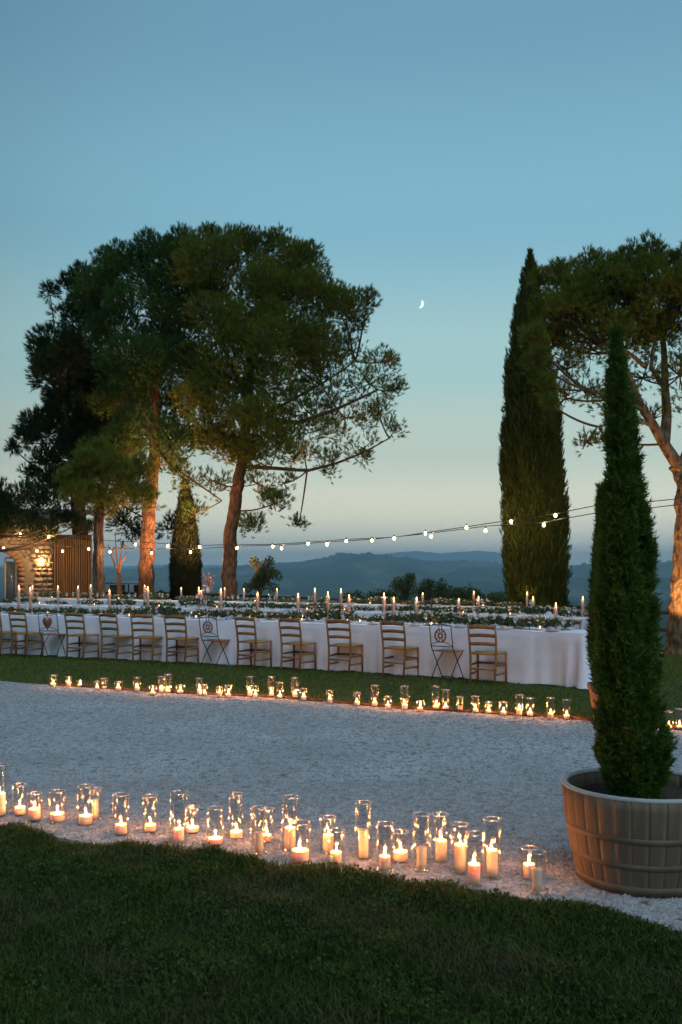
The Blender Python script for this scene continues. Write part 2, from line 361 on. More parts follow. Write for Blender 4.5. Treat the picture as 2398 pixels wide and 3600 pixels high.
V = np.stack([grid*np.sin(TH), grid*np.cos(TH), ZZ], -1).reshape(-1, 3)
nc = grid.shape[1]; I = np.arange(len(ths))[:, None]*nc; J = (np.arange(len(ths))+1)[:, None] % len(ths)*nc; K = np.arange(nc-1)[None]
Fq = np.stack([I+K, I+K+1, J+K+1, J+K], -1)
lawnF, farF = Fq[:, :7].reshape(-1, 4), Fq[:, 7:].reshape(-1, 4)
g = G(); g.add(V, Fq.reshape(-1, 4))
ground = g.build('ground', M['lawn'], smooth=False); tag(ground, kind='structure')
ground.data.materials.append(M['country'])
mi = np.zeros((len(ths), nc-1), np.int32); mi[:, 9:] = 1
ground.data.polygons.foreach_set('material_index', mi.reshape(-1))
ground.data.polygons.foreach_set('use_smooth', np.ones(mi.size, bool))

# woodland on the valley floor and the ridge flank, reads as one mass
g = G(); oct_v = np.array([[1, 0, 0], [-1, 0, 0], [0, 1, 0], [0, -1, 0], [0, 0, 1]], float); oct_f = np.array([[0, 2, 4], [2, 1, 4], [1, 3, 4], [3, 0, 4]])
for i in range(2600):
    th = rng.uniform(-.40, .40); r = rng.uniform(1500, 6900); zz = terrain_z(np.array([th]), np.array([r]))[0]
    if math.sin(th*40+r/500)+math.sin(th*90-r/300) < .1: continue
    s = rng.uniform(9, 22)
    Vv = oct_v*np.array([s*rng.uniform(1, 2.2), s, s*.8])*rng.uniform(.8, 1.2, (5, 3))+np.array([r*math.sin(th), r*math.cos(th), zz-2])
    g.add(Vv, oct_f, rng.uniform(0, 1))
tag(g.build('woodland', M['pine_dark']), kind='stuff', label='dark woods scattered over the valley and the blue ridge', cat='woodland')

# ------------------------------------------------------------------ haze in the valley air
haze = G().box((0, 0, 92), (36000, 36000, 380)).build('haze', M['cable'])
hm, hn, hl = newmat('evening_haze'); hn.remove(hn['Principled BSDF'])
pv = hn.new('ShaderNodeVolumePrincipled'); pv.inputs['Color'].default_value = (.56, .84, 1.0, 1); pv.inputs['Density'].default_value = 1.35e-4
hl.new(pv.outputs[0], hn['Material Output'].inputs['Volume'])
haze.data.materials.clear(); haze.data.materials.append(hm); tag(haze, kind='stuff', label='thin blue evening haze over the valley', cat='haze')

# ------------------------------------------------------------------ gravel court
near_px = [(-900, 2790), (-300, 2868), (0, 2906), (150, 2925), (330, 2958), (500, 2968), (620, 2976), (700, 2992), (860, 3008), (960, 3018), (1080, 3040), (1200, 3062), (1330, 3078), (1500, 3103), (1700, 3128), (1850, 3152), (1950, 3170), (2050, 3192), (2200, 3236), (2398, 3272), (2700, 3340), (3300, 3480)]
far_px = [(-900, 2340), (-300, 2380), (0, 2397), (180, 2412), (350, 2424), (540, 2436), (700, 2445), (880, 2453), (1000, 2459), (1200, 2478), (1400, 2495), (1700, 2512), (2000, 2531), (2200, 2550), (2398, 2573), (2800, 2620), (3300, 2680)]
NE = np.array([GP(px_, py_+15) for px_, py_ in near_px]); FE = np.array([GP(*p) for p in far_px])
xs = np.linspace(-8.5, 9, 120)
ny = np.interp(xs, NE[:, 0], NE[:, 1]); fy = np.interp(xs, FE[:, 0], FE[:, 1])
def near_y(x): return np.interp(x, NE[:, 0], NE[:, 1])+.05*np.sin(x*5.2+.6)+.035*np.sin(x*9.1+2)+.02*np.sin(x*23+1)
def far_y(x): return np.interp(x, FE[:, 0], FE[:, 1])
tt = np.linspace(0, 1, 12)
Y = ny[:, None]*(1-tt)+fy[:, None]*tt
V = np.stack([np.repeat(xs[:, None], 12, 1), Y, np.full_like(Y, .012)], -1).reshape(-1, 3)
i = np.arange(119)[:, None]*12; j = np.arange(11)[None]
g = G(); g.add(V, np.stack([i+j, i+12+j, i+13+j, i+1+j], -1).reshape(-1, 4))
tag(g.build('gravel_court', M['gravel']), kind='structure')

def scatter_pebbles(n, d0, d1, s0, s1, name, label):
    g = G(); base = np.array([[1, 0, -.6], [-1, 0, -.6], [0, 1, -.6], [0, -1, -.6], [.1, .1, 1]], float)
    f = np.array([[0, 2, 4], [2, 1, 4], [1, 3, 4], [3, 0, 4]])
    d = np.sqrt(rng.uniform(d0**2, d1**2, n*2)); x = rng.uniform(-.38, .38, n*2)*d
    ok = (d > near_y(x)-.02) & (d < far_y(x)); d, x = d[ok][:n], x[ok][:n]; m = len(d)
    s = rng.uniform(s0, s1, m)*(rng.random(m)**2*.9+.55)
    Vv = base[None]*rng.uniform(.6, 1.3, (m, 5, 1))*s[:, None, None]
    Vv[:, :, 2] *= .55
    a = rng.uniform(0, 6.28, m); ca, sa = np.cos(a)[:, None], np.sin(a)[:, None]
    X = Vv[:, :, 0]*ca*1.25-Vv[:, :, 1]*sa; Yy = Vv[:, :, 0]*sa*1.25+Vv[:, :, 1]*ca
    V = np.stack([X+x[:, None], Yy+d[:, None], Vv[:, :, 2]+.012+(s*.25)[:, None]], -1).reshape(-1, 3)
    F = (f[None]+np.arange(m)[:, None, None]*5).reshape(-1, 3)
    g.add(V, F, np.repeat(rng.random(m), 5))
    return tag(g.build(name, M['pebble']), kind='stuff', label=label, cat='gravel')
scatter_pebbles(34000, 4.6, 8.2, .007, .016, 'pebbles', 'loose pale chippings along the near edge of the court')
scatter_pebbles(26000, 8.2, 15.5, .008, .018, 'pebbles', 'pale chippings over the far half of the court')

def needles(g, Pn, D, K, L, W, spread, tipdark=None, along=.5):
    n = len(Pn); Pn = np.repeat(Pn, K, 0); D = np.repeat(D, K, 0); m = n*K
    base = Pn+D*(L*along*rng.random((m, 1)))
    dr = unit(D+spread*rng.normal(0, 1, (m, 3)))
    ln = L*rng.uniform(.55, 1.0, (m, 1)); sd = unit(np.cross(dr, rng.normal(0, 1, (m, 3))))*(W*.5*rng.uniform(.7, 1.3, (m, 1)))
    V = np.stack([base-sd, base+sd, base+dr*ln], 1).reshape(-1, 3)
    t = np.repeat(rng.random(n), K*3)*.7+np.repeat(rng.random(m), 3)*.3
    g.add(V, np.arange(m*3).reshape(-1, 3), t)
# grass blades
def mound(x, y): return np.maximum(0, .028+.022*(np.sin(x*6.3+y*2)*np.sin(y*5.1-x*1.7+1)+.6*np.sin(x*13+2)*np.sin(y*11)))
def blades(n, xf, yf, h, w, mat, name, label, spread=.5, tri=2, md=0):
    x, y = xf, yf; m = len(x)
    hh = h*rng.uniform(.45, 1.15, m); a = rng.uniform(0, 6.28, m); lean = rng.normal(0, spread, (m, 2))*hh[:, None]
    sx_, sy_ = np.cos(a)*w*.5, np.sin(a)*w*.5
    z0 = np.zeros(m); zb = mound(x, y)*md*np.clip((near_y(x)-y)/.10, 0, 1)
    p0 = np.stack([x-sx_, y-sy_, zb*.3], 1); p1 = np.stack([x+sx_, y+sy_, zb*.3], 1)
    mid = np.stack([x+lean[:, 0]*.35, y+lean[:, 1]*.35, zb+hh*.6], 1)
    p2 = mid+np.stack([sx_, sy_, z0], 1)*.8; p3 = mid-np.stack([sx_, sy_, z0], 1)*.8
    p4 = np.stack([x+lean[:, 0], y+lean[:, 1], zb+hh], 1)
    V = np.stack([p0, p1, p2, p3, p4], 1).reshape(-1, 3); b5 = np.arange(m)[:, None]*5
    g = G(); g.add(V, [b5+np.array([[0, 1, 2, 3]]), b5+np.array([[3, 2, 4]])], np.repeat(rng.random(m), 5))
    return tag(g.build(name, mat), kind='stuff', label=label, cat='grass')
def field(n, d0, d1, cond, hx=.37):
    d = np.sqrt(rng.uniform(d0**2, d1**2, n)); x = rng.uniform(-hx, hx, n)*d; ok = cond(x, d); return x[ok], d[ok]
def lump(x, y): return np.sin(x*2.3+1)*np.sin(y*3.1)+.6*np.sin(x*5.7+y*4.1)+.4*np.sin(x*11-y*9)
x, y = field(230000, 3.3, 7.6, lambda x, y: y < near_y(x)+rng.normal(0, .022, len(x)))
k = rng.random(len(x)) < .72+.28*lump(x, y)/2
blades(0, x[k], y[k], .040, .0060, M['blade'], 'near_lawn_grass', 'dark shaggy lawn in the foreground', spread=.8, md=1)
x, y = field(14000, 3.3, 7.4, lambda x, y: y < near_y(x)-.02)
k = lump(x*1.3+2, y*1.2) > -.2; x, y = x[k], y[k]
g = G(); cp = np.stack([x, y, mound(x, y)*np.clip((near_y(x)-y)/.1, 0, 1)+rng.uniform(.012, .04, len(x))], 1)
needles(g, cp, unit(np.stack([0*x, 0*x, .4+0*x], 1)+rng.normal(0, .25, (len(x), 3))), 4, .020, .016, 1.2, along=.1)
tag(g.build('clover_leaves', M['clover']), kind='stuff', label='small clover leaves spread through the foreground lawn', cat='clover')
x, y = field(45000, 3.3, 7.6, lambda x, y: y < near_y(x)-.01)
k = lump(x, y) > .1
blades(0, x[k], y[k], .085, .005, M['blade'], 'long_grass', 'longer tufts standing out of the foreground lawn', spread=.5)
x, y = field(95000, 10.3, 21.5, lambda x, y: y > far_y(x)+.03)
blades(0, x, y, .036, .012, M['blade_mid'], 'mown_lawn_grass', 'mown lawn between the gravel and the long tables', spread=.5)

# rusty edging strip on the far side of the court
g = G(); pts = np.array([GP(*p) for p in far_px if p[0] > 60])
for a, b_ in zip(pts[:-1], pts[1:]):
    g.bar((a[0], a[1]+.03, .02), (b_[0], b_[1]+.03, .02), .04, .018, up=(0, 1, 0))
tag(g.build('path_edging', M['edging']), 'low rusty edging strip between the gravel and the mown lawn', 'edging')

# ------------------------------------------------------------------ vegetation builders
def bez(p0, p1, p2, n=7):
    t = np.linspace(0, 1, n)[:, None]; return (1-t)**2*p0+2*t*(1-t)*p1+t*t*p2
def pine(name, label, base_d, trunk, r0, r1, blobs, mat, group=None, limbs=(), K=15, L=.17, W=.016, dens=42, droop=0.0, bark='bark', seed=1, depth=1.6, cat='tree', ns=14):
    """trunk: list of (x, y) photo points at distance base_d; blobs: (x, y, r_px, density, depth offset or None)"""
    global rng
    keep = rng; rng = np.random.default_rng(seed)
    tp = np.array([P(x, y, base_d) for x, y in trunk]); tp[0][2] = min(tp[0][2], 0)-.1
    org = (tp[0][0], tp[0][1], 0)
    root = empty(name, org); tag(root, label, cat, group)
    g = G(); m = len(tp); tt = np.linspace(0, 1, 4*m); src = np.linspace(0, 1, m)
    path = np.stack([np.interp(tt, src, tp[:, i]) for i in range(3)], 1)
    path[1:-1] += rng.normal(0, .02, (len(path)-2, 3))
    zz = (path[:, 2]-path[0, 2])/(path[-1, 2]-path[0, 2])
    rad = r0+(r1-r0)*zz+.18*r0*np.exp(-zz*16)
    tf = np.linspace(0, 1, 90); ts = np.linspace(0, 1, len(path)); pf = np.stack([np.interp(tf, ts, path[:, i]) for i in range(3)], 1); rf_ = np.interp(tf, ts, rad); ns_ = 30
    ang = np.arange(ns_)*2*np.pi/ns_; zf = pf[:, 2][:, None]
    rr_ = rf_[:, None]*(1+.05*np.sin(ang*7+zf*2.1+2*np.sin(zf*.9))+.035*np.sin(ang*13-zf*3.3+1)+.035*rng.normal(0, 1, (90, ns_)))
    Vt = np.stack([pf[:, 0][:, None]+rr_*np.cos(ang), pf[:, 1][:, None]+rr_*np.sin(ang), zf+0*rr_], -1).reshape(-1, 3)
    i_ = np.arange(89)[:, None]*ns_; j_ = np.arange(ns_)[None]; k_ = (j_+1) % ns_
    g.add(Vt, np.stack([i_+j_, i_+k_, i_+ns_+k_, i_+ns_+j_], -1).reshape(-1, 4))
    g.build('trunk', M[bark], root, smooth=True, org=org)
    top = path[-1]
    for lp in limbs:     # explicit big limbs, (list of (x, y, depth offset)), radius
        pts, ra, rb = lp
        q = np.array([P(x, y, base_d+dz) for x, y, dz in pts]); s = np.linspace(0, 1, len(q)); t2 = np.linspace(0, 1, len(q)*3)
        qq = np.stack([np.interp(t2, s, q[:, i]) for i in range(3)], 1)
        G().tube(qq, np.linspace(ra, rb, len(qq)), 10).build('limb', M[bark], root, smooth=True, org=org)
    crown = G(); tw = G()
    lo = int(len(path)*.55)
    for bl in blobs:
        x, y, rp, de = bl[:4]; dz = bl[4] if len(bl) > 4 else rng.uniform(-depth, depth)
        c = P(x, y, base_d+dz); r = rp/FOC*(base_d+dz)
        # limb from the nearest suitable trunk or limb point
        k = lo+int(rng.integers(0, max(1, len(path)-lo)))
        cand = path[k] if not limbs else min(list(path[int(len(path)*.45):])+[P(*(pp[:2]), base_d+pp[2]) for lp in limbs for pp in lp[0]], key=lambda q: np.linalg.norm(q-c)+(.6 if q[2] > c[2] else 0))
        midp = (cand+c)/2+np.array([0, 0, -.12*np.linalg.norm(c-cand)])
        lb = bez(cand, midp, c, 8); thick = min(.06, .012+.013*np.linalg.norm(c-cand))
        G().tube(lb, np.linspace(min(thick, r1*.8), .018, 8), 6).build('branch', M['twig'], root, smooth=True, org=org)
        nsb = ns if de >= .6 else max(6, int(ns*.8))
        dirs = unit(rng.normal(0, 1, (nsb, 3))+np.array([0, -.15, .25-droop]))
        for dv in dirs:
            sc_ = c+dv*r*rng.uniform(.45, .8)*np.array([1, 1, .85]); sr = r*rng.uniform(.32, .52)
            tw.tube(bez(c, (c+sc_)/2+rng.normal(0, .08*r, 3), sc_, 5), np.linspace(.02, .009, 5), 3, cap=False)
            nt = max(5, int(dens*de*4*np.pi*sr*sr*.75))
            u = unit(rng.normal(0, 1, (nt, 3))+np.array([0, 0, .25 if de >= .6 else 0]))
            pts = sc_+u*sr*rng.uniform(.55 if de >= .6 else .25, 1.05, (nt, 1))
            D = unit(u*.7+dv*.35+np.array([0, 0, .75-droop]))
            needles(crown, pts, D, K, L, W, .42)
            for q in pts[:: (6 if de >= .6 else 3)]:
                tw.add(np.array([sc_, sc_+np.array([.008, 0, .008]), q]), np.array([[0, 1, 2]]))
    crown.build('crown', mat, root, org=org)
    tag(tw.build('twigs', M['twig'], root, org=org), kind='stuff')
    rng = keep
    return root

def column(name, label, d, prof, mat, n, K, L, W, group=None, org=None, spread=.22, out=.30, seed=3, parent=None, base_z=0, core=.80, lumps=.12, cat='tree', trunk=True, squash=1.0, part='crown', inset=.25, clusters=0, cr=(.05, .08)):
    """prof: (row, left col, right col) from the top down"""
    global rng
    keep = rng; rng = np.random.default_rng(seed)
    pr = np.array(prof, float); zs = EYE+(HOR-pr[:, 0])/FOC*d; cx = ((pr[:, 1]+pr[:, 2])/2-1199)/FOC*d; ra = (pr[:, 2]-pr[:, 1])/2/FOC*d
    if parent is None:
        org = (cx[-1], d, base_z); root = empty(name, org); tag(root, label, cat, group)
    else: root = parent
    o = np.argsort(zs); zs, cx, ra = zs[o], cx[o], ra[o]
    # pick heights with probability proportional to radius
    zz = np.linspace(zs[0], zs[-1], 400); w = np.interp(zz, zs, ra)+.03; w /= w.sum()
    z = rng.choice(zz, n, p=w)+rng.uniform(-.5, .5, n)*(zz[1]-zz[0])
    a = rng.uniform(0, 2*np.pi, n); rr = np.interp(z, zs, ra); cc = np.interp(z, zs, cx)
    lm = 1+lumps*(np.sin(a*5+z*2.1+seed)+.7*np.sin(a*9-z*4.3+1)+.6*np.sin(a*3+z*7))
    rr = np.maximum(rr-L*inset, .01)*lm*(1-.28*rng.random(n)**1.5)
    p = np.stack([cc+rr*np.cos(a), d+rr*np.sin(a)*squash, z], 1)
    if clusters:
        ci = rng.integers(0, clusters, n); p = p[:clusters][ci]; a = a[:clusters][ci]
        q = rng.normal(0, 1, (n, 3)); push = rng.uniform(.4, 1.25, clusters)[ci]
        p = p+q*np.array([cr[0], cr[0], cr[1]])+np.stack([np.cos(a), np.sin(a), 0*a], 1)*((push-.9)*cr[0]*1.1)[:, None]
        lim = (p[:, 2] > zs[-1]) ; p[lim, 2] = zs[-1]-rng.random(lim.sum())*.05
        axx = np.interp(p[:, 2], zs, cx); over = np.hypot(p[:, 0]-axx, (p[:, 1]-d)/squash)/np.maximum(np.interp(p[:, 2], zs, ra), .015)
        f = np.where(over > 1.12, 1.12/over, 1.0); p[:, 0] = axx+(p[:, 0]-axx)*f; p[:, 1] = d+(p[:, 1]-d)*f
    D = unit(np.stack([np.cos(a)*out, np.sin(a)*out, np.ones(len(a))], 1)+rng.normal(0, .12, (len(a), 3)))
    g = G(); needles(g, p-D*L*.3, D, K, L, W, spread, along=.9)
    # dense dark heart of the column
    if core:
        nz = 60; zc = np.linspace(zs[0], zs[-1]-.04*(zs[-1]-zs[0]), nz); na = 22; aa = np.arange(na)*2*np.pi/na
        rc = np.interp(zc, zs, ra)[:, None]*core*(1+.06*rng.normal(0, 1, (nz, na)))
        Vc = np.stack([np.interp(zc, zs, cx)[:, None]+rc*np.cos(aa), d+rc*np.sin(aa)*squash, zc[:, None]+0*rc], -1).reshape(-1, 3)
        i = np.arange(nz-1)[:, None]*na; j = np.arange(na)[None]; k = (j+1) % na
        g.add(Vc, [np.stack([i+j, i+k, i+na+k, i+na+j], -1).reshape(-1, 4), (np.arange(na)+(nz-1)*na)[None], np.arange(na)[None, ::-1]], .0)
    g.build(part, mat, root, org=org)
    if trunk:
        G().tube([(cx[0], d, base_z-.05), (cx[0], d, zs[0]+.3), (np.interp(zs[0]+1.2, zs, cx), d, min(zs[0]+1.2, zs[-1]-.1))], [.09*max(1, ra[0]*1.2), .08*max(1, ra[0]), .05], 10).build('trunk', M['bark'], root, smooth=True, org=org)
    rng = keep
    return root

# ------------------------------------------------------------------ the big trees
pine('stone_pine', 'largest pine, olive crown reaching furthest right above the leaning trunk', 33, [(812, 2135), (806, 2000), (812, 1880), (828, 1750), (852, 1620), (868, 1450), (880, 1250)], .26, .13,
     [(1000, 990, 150, 1), (1110, 1070, 130, 1), (1215, 1110, 95, .8), (1230, 1230, 110, .45), (1300, 1350, 105, .4), (1335, 1460, 75, .4), (1215, 1470, 120, .4), (1080, 1450, 130, .7), (900, 1080, 170, 1), (760, 1180, 150, 1),
      (850, 1330, 170, 1, -1.4), (1010, 1250, 150, .9), (730, 1420, 130, 1, -1.2), (900, 1500, 130, 1, -1.5), (1160, 1330, 120, .5), (1280, 1575, 75, .35), (1170, 1620, 80, .35), (1070, 1590, 80, .45), (740, 930, 120, 1), (870, 890, 95, 1),
      (990, 880, 75, 1), (820, 850, 60, 1), (1060, 920, 80, 1), (940, 1200, 140, 1, -1.6), (775, 955, 90, 1, .8), (785, 1040, 95, 1, .6), (700, 1010, 80, 1, .5), (880, 1600, 90, 1, -1), (780, 1560, 90, 1, -1.2), (980, 1560, 90, .9, -1), (700, 1300, 110, 1, -.5), (1120, 1220, 110, .9), (660, 1120, 110, 1, 1), (640, 900, 70, 1), (730, 850, 60, 1), (1345, 1270, 60, .6), (1385, 1370, 45, .6), (1390, 1500, 45, .5), (1290, 1060, 50, .8), (965, 1770, 58, .9, -.8), (880, 1850, 55, .6, -.8), (1050, 1845, 38, .4, -.5), (905, 1700, 75, .35), (745, 1690, 70, .35), (1000, 1700, 60, .3), (830, 1590, 80, .8)],
     M['pine_olive'], limbs=[([(850, 1640, 0), (950, 1645, -.3), (1080, 1655, -.6), (1180, 1630, -.8), (1280, 1590, -1), (1370, 1540, -1)], .075, .02),
                             ([(865, 1500, 0), (1000, 1420, .4), (1130, 1350, .6), (1250, 1270, .6)], .07, .02),
                             ([(868, 1450, 0), (1040, 1490, -.4), (1180, 1440, -.8), (1330, 1370, -.8)], .10, .03),
                             ([(870, 1420, 0), (800, 1250, .3), (740, 1050, .3)], .11, .04), ([(880, 1300, 0), (960, 1100, 0), (1010, 950, 0)], .10, .03)],
     group='large pines behind the tables', seed=11)
pine('stone_pine', 'pine with thick straight trunk lit warm, left of the largest pine', 34, [(518, 2135), (514, 2000), (520, 1880), (526, 1760), (540, 1640), (545, 1500), (548, 1250)], .28, .13,
     [(560, 890, 90, 1), (450, 950, 95, 1), (620, 1040, 130, 1), (480, 1110, 140, 1), (350, 1060, 110, 1), (620, 1230, 130, 1), (480, 1290, 130, 1), (570, 1420, 130, 1), (640, 1530, 90, .7), (480, 1520, 100, 1, -1.5), (640, 870, 70, 1), (420, 1420, 100, 1), (540, 1300, 120, 1, -1.5), (520, 980, 110, 1, -1), (400, 1180, 100, 1), (600, 1620, 60, .8), (450, 1590, 80, 1, -1),
      (700, 1560, 80, .5), (620, 1640, 60, .4), (660, 1700, 60, .35), (380, 930, 60, 1), (600, 1560, 80, .8, -1.5), (690, 1800, 50, .5)],
     M['pine'], limbs=[([(545, 1560, 0), (600, 1640, -.5), (680, 1690, -.8), (780, 1760, -1)], .07, .02), ([(545, 1550, 0), (470, 1450, 0), (400, 1250, 0)], .10, .03), ([(548, 1300, 0), (600, 1100, 0), (590, 950, 0)], .10, .03)],
     group='large pines behind the tables', seed=12)
pine('stone_pine', 'lower pine with rounded olive clumps beside the brown curtain', 31.5, [(347, 2140), (345, 2000), (344, 1850), (350, 1760), (372, 1690)], .21, .12,
     [(400, 1680, 80, 1.1), (320, 1650, 70, 1.1), (450, 1740, 80, 1.1), (285, 1745, 62, 1.1), (365, 1775, 62, 1.1), (490, 1670, 60, 1), (240, 1690, 50, 1), (430, 1620, 60, 1), (340, 1600, 55, .9), (520, 1760, 45, .8)],
     M['pine_olive'], group='large pines behind the tables', seed=13, depth=.8, L=.20)
pine('stone_pine', 'dark spreading conifer at the far left with ragged branch tips', 37, [(285, 2130), (280, 1900), (275, 1600), (280, 1300)], .35, .12,
     [(280, 1110, 95, 1), (180, 1215, 75, 1), (300, 1230, 110, 1), (210, 1320, 95, 1), (350, 1350, 120, 1), (300, 1460, 110, 1), (185, 1500, 75, .9), (95, 1555, 50, .7), (380, 1510, 110, 1), (250, 1590, 80, .8), (155, 1620, 50, .7), (45, 1575, 22, .7),
      (175, 1025, 34, .8), (250, 1005, 48, .9), (310, 980, 60, 1), (150, 1280, 45, .9), (230, 1420, 80, 1), (420, 1400, 110, 1), (110, 1670, 40, .6), (340, 1620, 90, 1), (260, 1720, 70, 1), (180, 1700, 60, .9), (300, 1540, 100, 1), (120, 1500, 50, .8), (440, 1830, 70, .5), (490, 1880, 45, .4), (600, 1860, 60, .4)],
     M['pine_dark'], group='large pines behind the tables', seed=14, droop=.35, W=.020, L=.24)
pine('stone_pine', 'low dark pine overhanging the stone wall at the left edge', 33, [(-60, 2120), (-50, 1950), (-20, 1850)], .22, .10,
     [(40, 1800, 80, 1), (140, 1770, 75, 1), (-50, 1800, 90, 1), (205, 1840, 60, .9), (100, 1850, 60, .9), (0, 1860, 60, .9), (260, 1850, 45, .9), (80, 1730, 45, .9), (170, 1880, 40, .8), (310, 1860, 40, .8), (0, 1740, 60, 1)],
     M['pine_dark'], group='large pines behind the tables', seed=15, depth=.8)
# the umbrella pine on the right
pine('umbrella_pine', 'umbrella pine at the right edge with forked trunk and plated bark', 20.6, [(2412, 2310), (2408, 2200), (2412, 2080), (2412, 1950), (2415, 1800), (2405, 1690), (2385, 1640)], .37, .17,
     [(1975, 985, 75, 1), (2075, 965, 85, 1), (1910, 1080, 60, 1), (2195, 950, 85, 1), (2310, 920, 85, 1), (2440, 950, 100, 1), (1985, 1100, 95, 1), (2100, 1090, 110, 1), (2220, 1070, 110, 1), (2340, 1060, 110, 1), (2460, 1100, 120, 1),
      (1875, 1190, 55, 1, -1), (1885, 1270, 50, 1, -1), (1915, 1350, 45, .95, -1), (1935, 1420, 38, .9, -1), (1980, 1220, 80, .6), (2080, 1230, 100, .5), (2200, 1220, 100, .5), (2050, 1370, 90, .32), (2140, 1420, 90, .30), (1990, 1400, 60, .3),
      (2060, 1555, 48, .35, -.8), (2130, 1540, 45, .25), (2260, 1330, 110, .22), (2390, 1320, 110, .22), (2450, 1450, 90, .2), (2290, 1480, 70, .12), (2500, 1250, 130, .5), (2330, 1180, 100, .6), (1900, 985, 40, .9), (2020, 1040, 90, 1, -.6), (2150, 1010, 95, 1, -.6), (2280, 1000, 95, 1, -.6), (2400, 1020, 100, 1, -.6), (1950, 1160, 80, 1), (2260, 1180, 90, .8), (2130, 1170, 90, .9), (1990, 1300, 70, .5)],
     M['pine_olive'], limbs=[([(2400, 1660, 0), (2340, 1570, -.1), (2300, 1500, -.2), (2250, 1420, -.3), (2215, 1330, -.3), (2150, 1240, -.3)], .14, .04),
                             ([(2335, 1560, 0), (2345, 1460, .1), (2338, 1360, .1), (2335, 1230, .2), (2320, 1110, .2)], .12, .04),
                             ([(2400, 1640, 0), (2440, 1540, .2), (2470, 1420, .3), (2480, 1250, .3)], .14, .05),
                             ([(2325, 1350, .1), (2290, 1290, -.2), (2300, 1200, -.2)], .06, .03), ([(2270, 1290, -.2), (2210, 1240, -.5), (2120, 1210, -.6)], .05, .02),
                             ([(2260, 1440, -.3), (2160, 1400, -.6), (2060, 1370, -.8)], .05, .015), ([(2290, 1490, -.2), (2200, 1480, -.6), (2100, 1500, -.8)], .04, .012)],
     K=15, L=.13, W=.011, dens=85, bark='bark_plate', seed=16, depth=.9, ns=16)
column('cypress', 'tall slender cypress standing behind the tables at the right', 25, [(895, 1860, 1864), (930, 1852, 1872), (980, 1840, 1890), (1060, 1822, 1900), (1160, 1806, 1908), (1300, 1784, 1938), (1450, 1776, 1958), (1600, 1772, 1970), (1800, 1770, 1986), (1950, 1774, 1994), (2050, 1788, 1994), (2140, 1806, 1988)],
       M['cypress'], 30000, 7, .15, .022, seed=21, core=.80, lumps=.06, clusters=1500, cr=(.055, .17))
column('cypress', 'dark stubby cypress between the two pine trunks', 36, [(1700, 648, 652), (1760, 632, 672), (1850, 618, 688), (1940, 604, 700), (2000, 598, 704), (2120, 602, 706)],
       M['cypress_dark'], 5000, 8, .24, .045, seed=22, core=.86, lumps=.05)

# small bare tree at the left
def bare_tree():
    d = 33; o = P(418, 2135, d); o[2] = 0; root = empty('bare_tree', o); tag(root, 'small bare tree with forked branches beside the low pavilion', 'tree')
    G().tube([P(420, 2140, d), P(420, 2080, d), P(418, 2020, d)], [.10, .085, .07], 8).build('trunk', M['twig'], root, smooth=True, org=o)
    for pts in ([(418, 2025), (404, 1985), (390, 1950), (380, 1915)], [(419, 2020), (414, 1980), (408, 1930), (406, 1880)], [(421, 2010), (424, 1970), (428, 1930), (425, 1900)], [(424, 1932), (440, 1920), (462, 1930)], [(425, 1975), (440, 1960), (446, 1940)], [(392, 1955), (398, 1930), (410, 1925)]):
        G().tube([P(x, y, d) for x, y in pts], np.linspace(.04, .012, len(pts)), 5).build('branch', M['twig'], root, org=o)
bare_tree()
# shrubs and young trees beyond the fence
def shrub(name, label, d, x, ytop, ybase, rpx, n, mat, seed, stems=3, leaf=.07, group=None, airy=1.0, cat='shrub'):
    global rng
    keep = rng; rng = np.random.default_rng(seed)
    o = P(x, ybase, d); root = empty(name, o); tag(root, label, cat, group); g = G(); s = G()
    H = P(x, ytop, d)[2]-o[2]; r = rpx/FOC*d
    for k in range(stems):
        top = o+np.array([rng.uniform(-.6, .6)*r, rng.uniform(-.5, .5)*r, H*rng.uniform(.65, .95)])
        s.tube(bez(o, o+np.array([0, 0, H*.5]), top, 6), np.linspace(.05, .012, 6), 5)
        for q in range(8):
            t = rng.uniform(.35, 1); c = o+(top-o)*t+rng.normal(0, 1, 3)*np.array([.5, .5, .12*H/r])*r*(1.2-t*.5)*.8
            s.tube(bez(o+(top-o)*t*.8, (c+o+(top-o)*t)/2, c, 4), np.linspace(.018, .006, 4), 3, cap=False)
            m = int(n/stems/12); u = unit(rng.normal(0, 1, (m, 3))); pts = c+u*r*.30*airy*rng.random((m, 1))**.5
            needles(g, pts, unit(u+np.array([0, 0, .4])), 3, leaf, leaf*.45, .6)
    s.build('stems', M['twig'], root, org=o); g.build('leaves', mat, root, org=o)
    rng = keep
shrub('young_tree', 'young olive tree beside the leaning pine trunk', 34, 915, 1958, 2112, 62, 4200, M['shrub'], 31, stems=3, cat='tree')
shrub('young_tree', 'slim airy sapling rising above the fence at centre right', 36, 1430, 1992, 2150, 50, 3000, M['shrub'], 32, stems=3, airy=1.2, cat='tree')
shrub('young_tree', 'second airy sapling just right of the slim one', 38, 1495, 2022, 2150, 42, 2200, M['shrub'], 33, stems=3, airy=1.3, cat='tree')
for i, (x, yt, rp, lb) in enumerate([(1330, 2072, 70, 'low bush behind the fence left of the saplings'), (1560, 2045, 60, 'bushy shrub behind the fence between saplings and cypress'), (1640, 2062, 65, 'rounded shrub behind the fence nearer the tall cypress'),
                                     (1730, 2080, 60, 'low shrub just left of the tall cypress'), (1250, 2092, 45, 'small bush behind the fence at mid picture')]):
    shrub('bush', lb, 37, x, yt, 2165, rp, 3200, M['shrub'], 40+i, stems=4, group='bushes beyond the fence', leaf=.09)

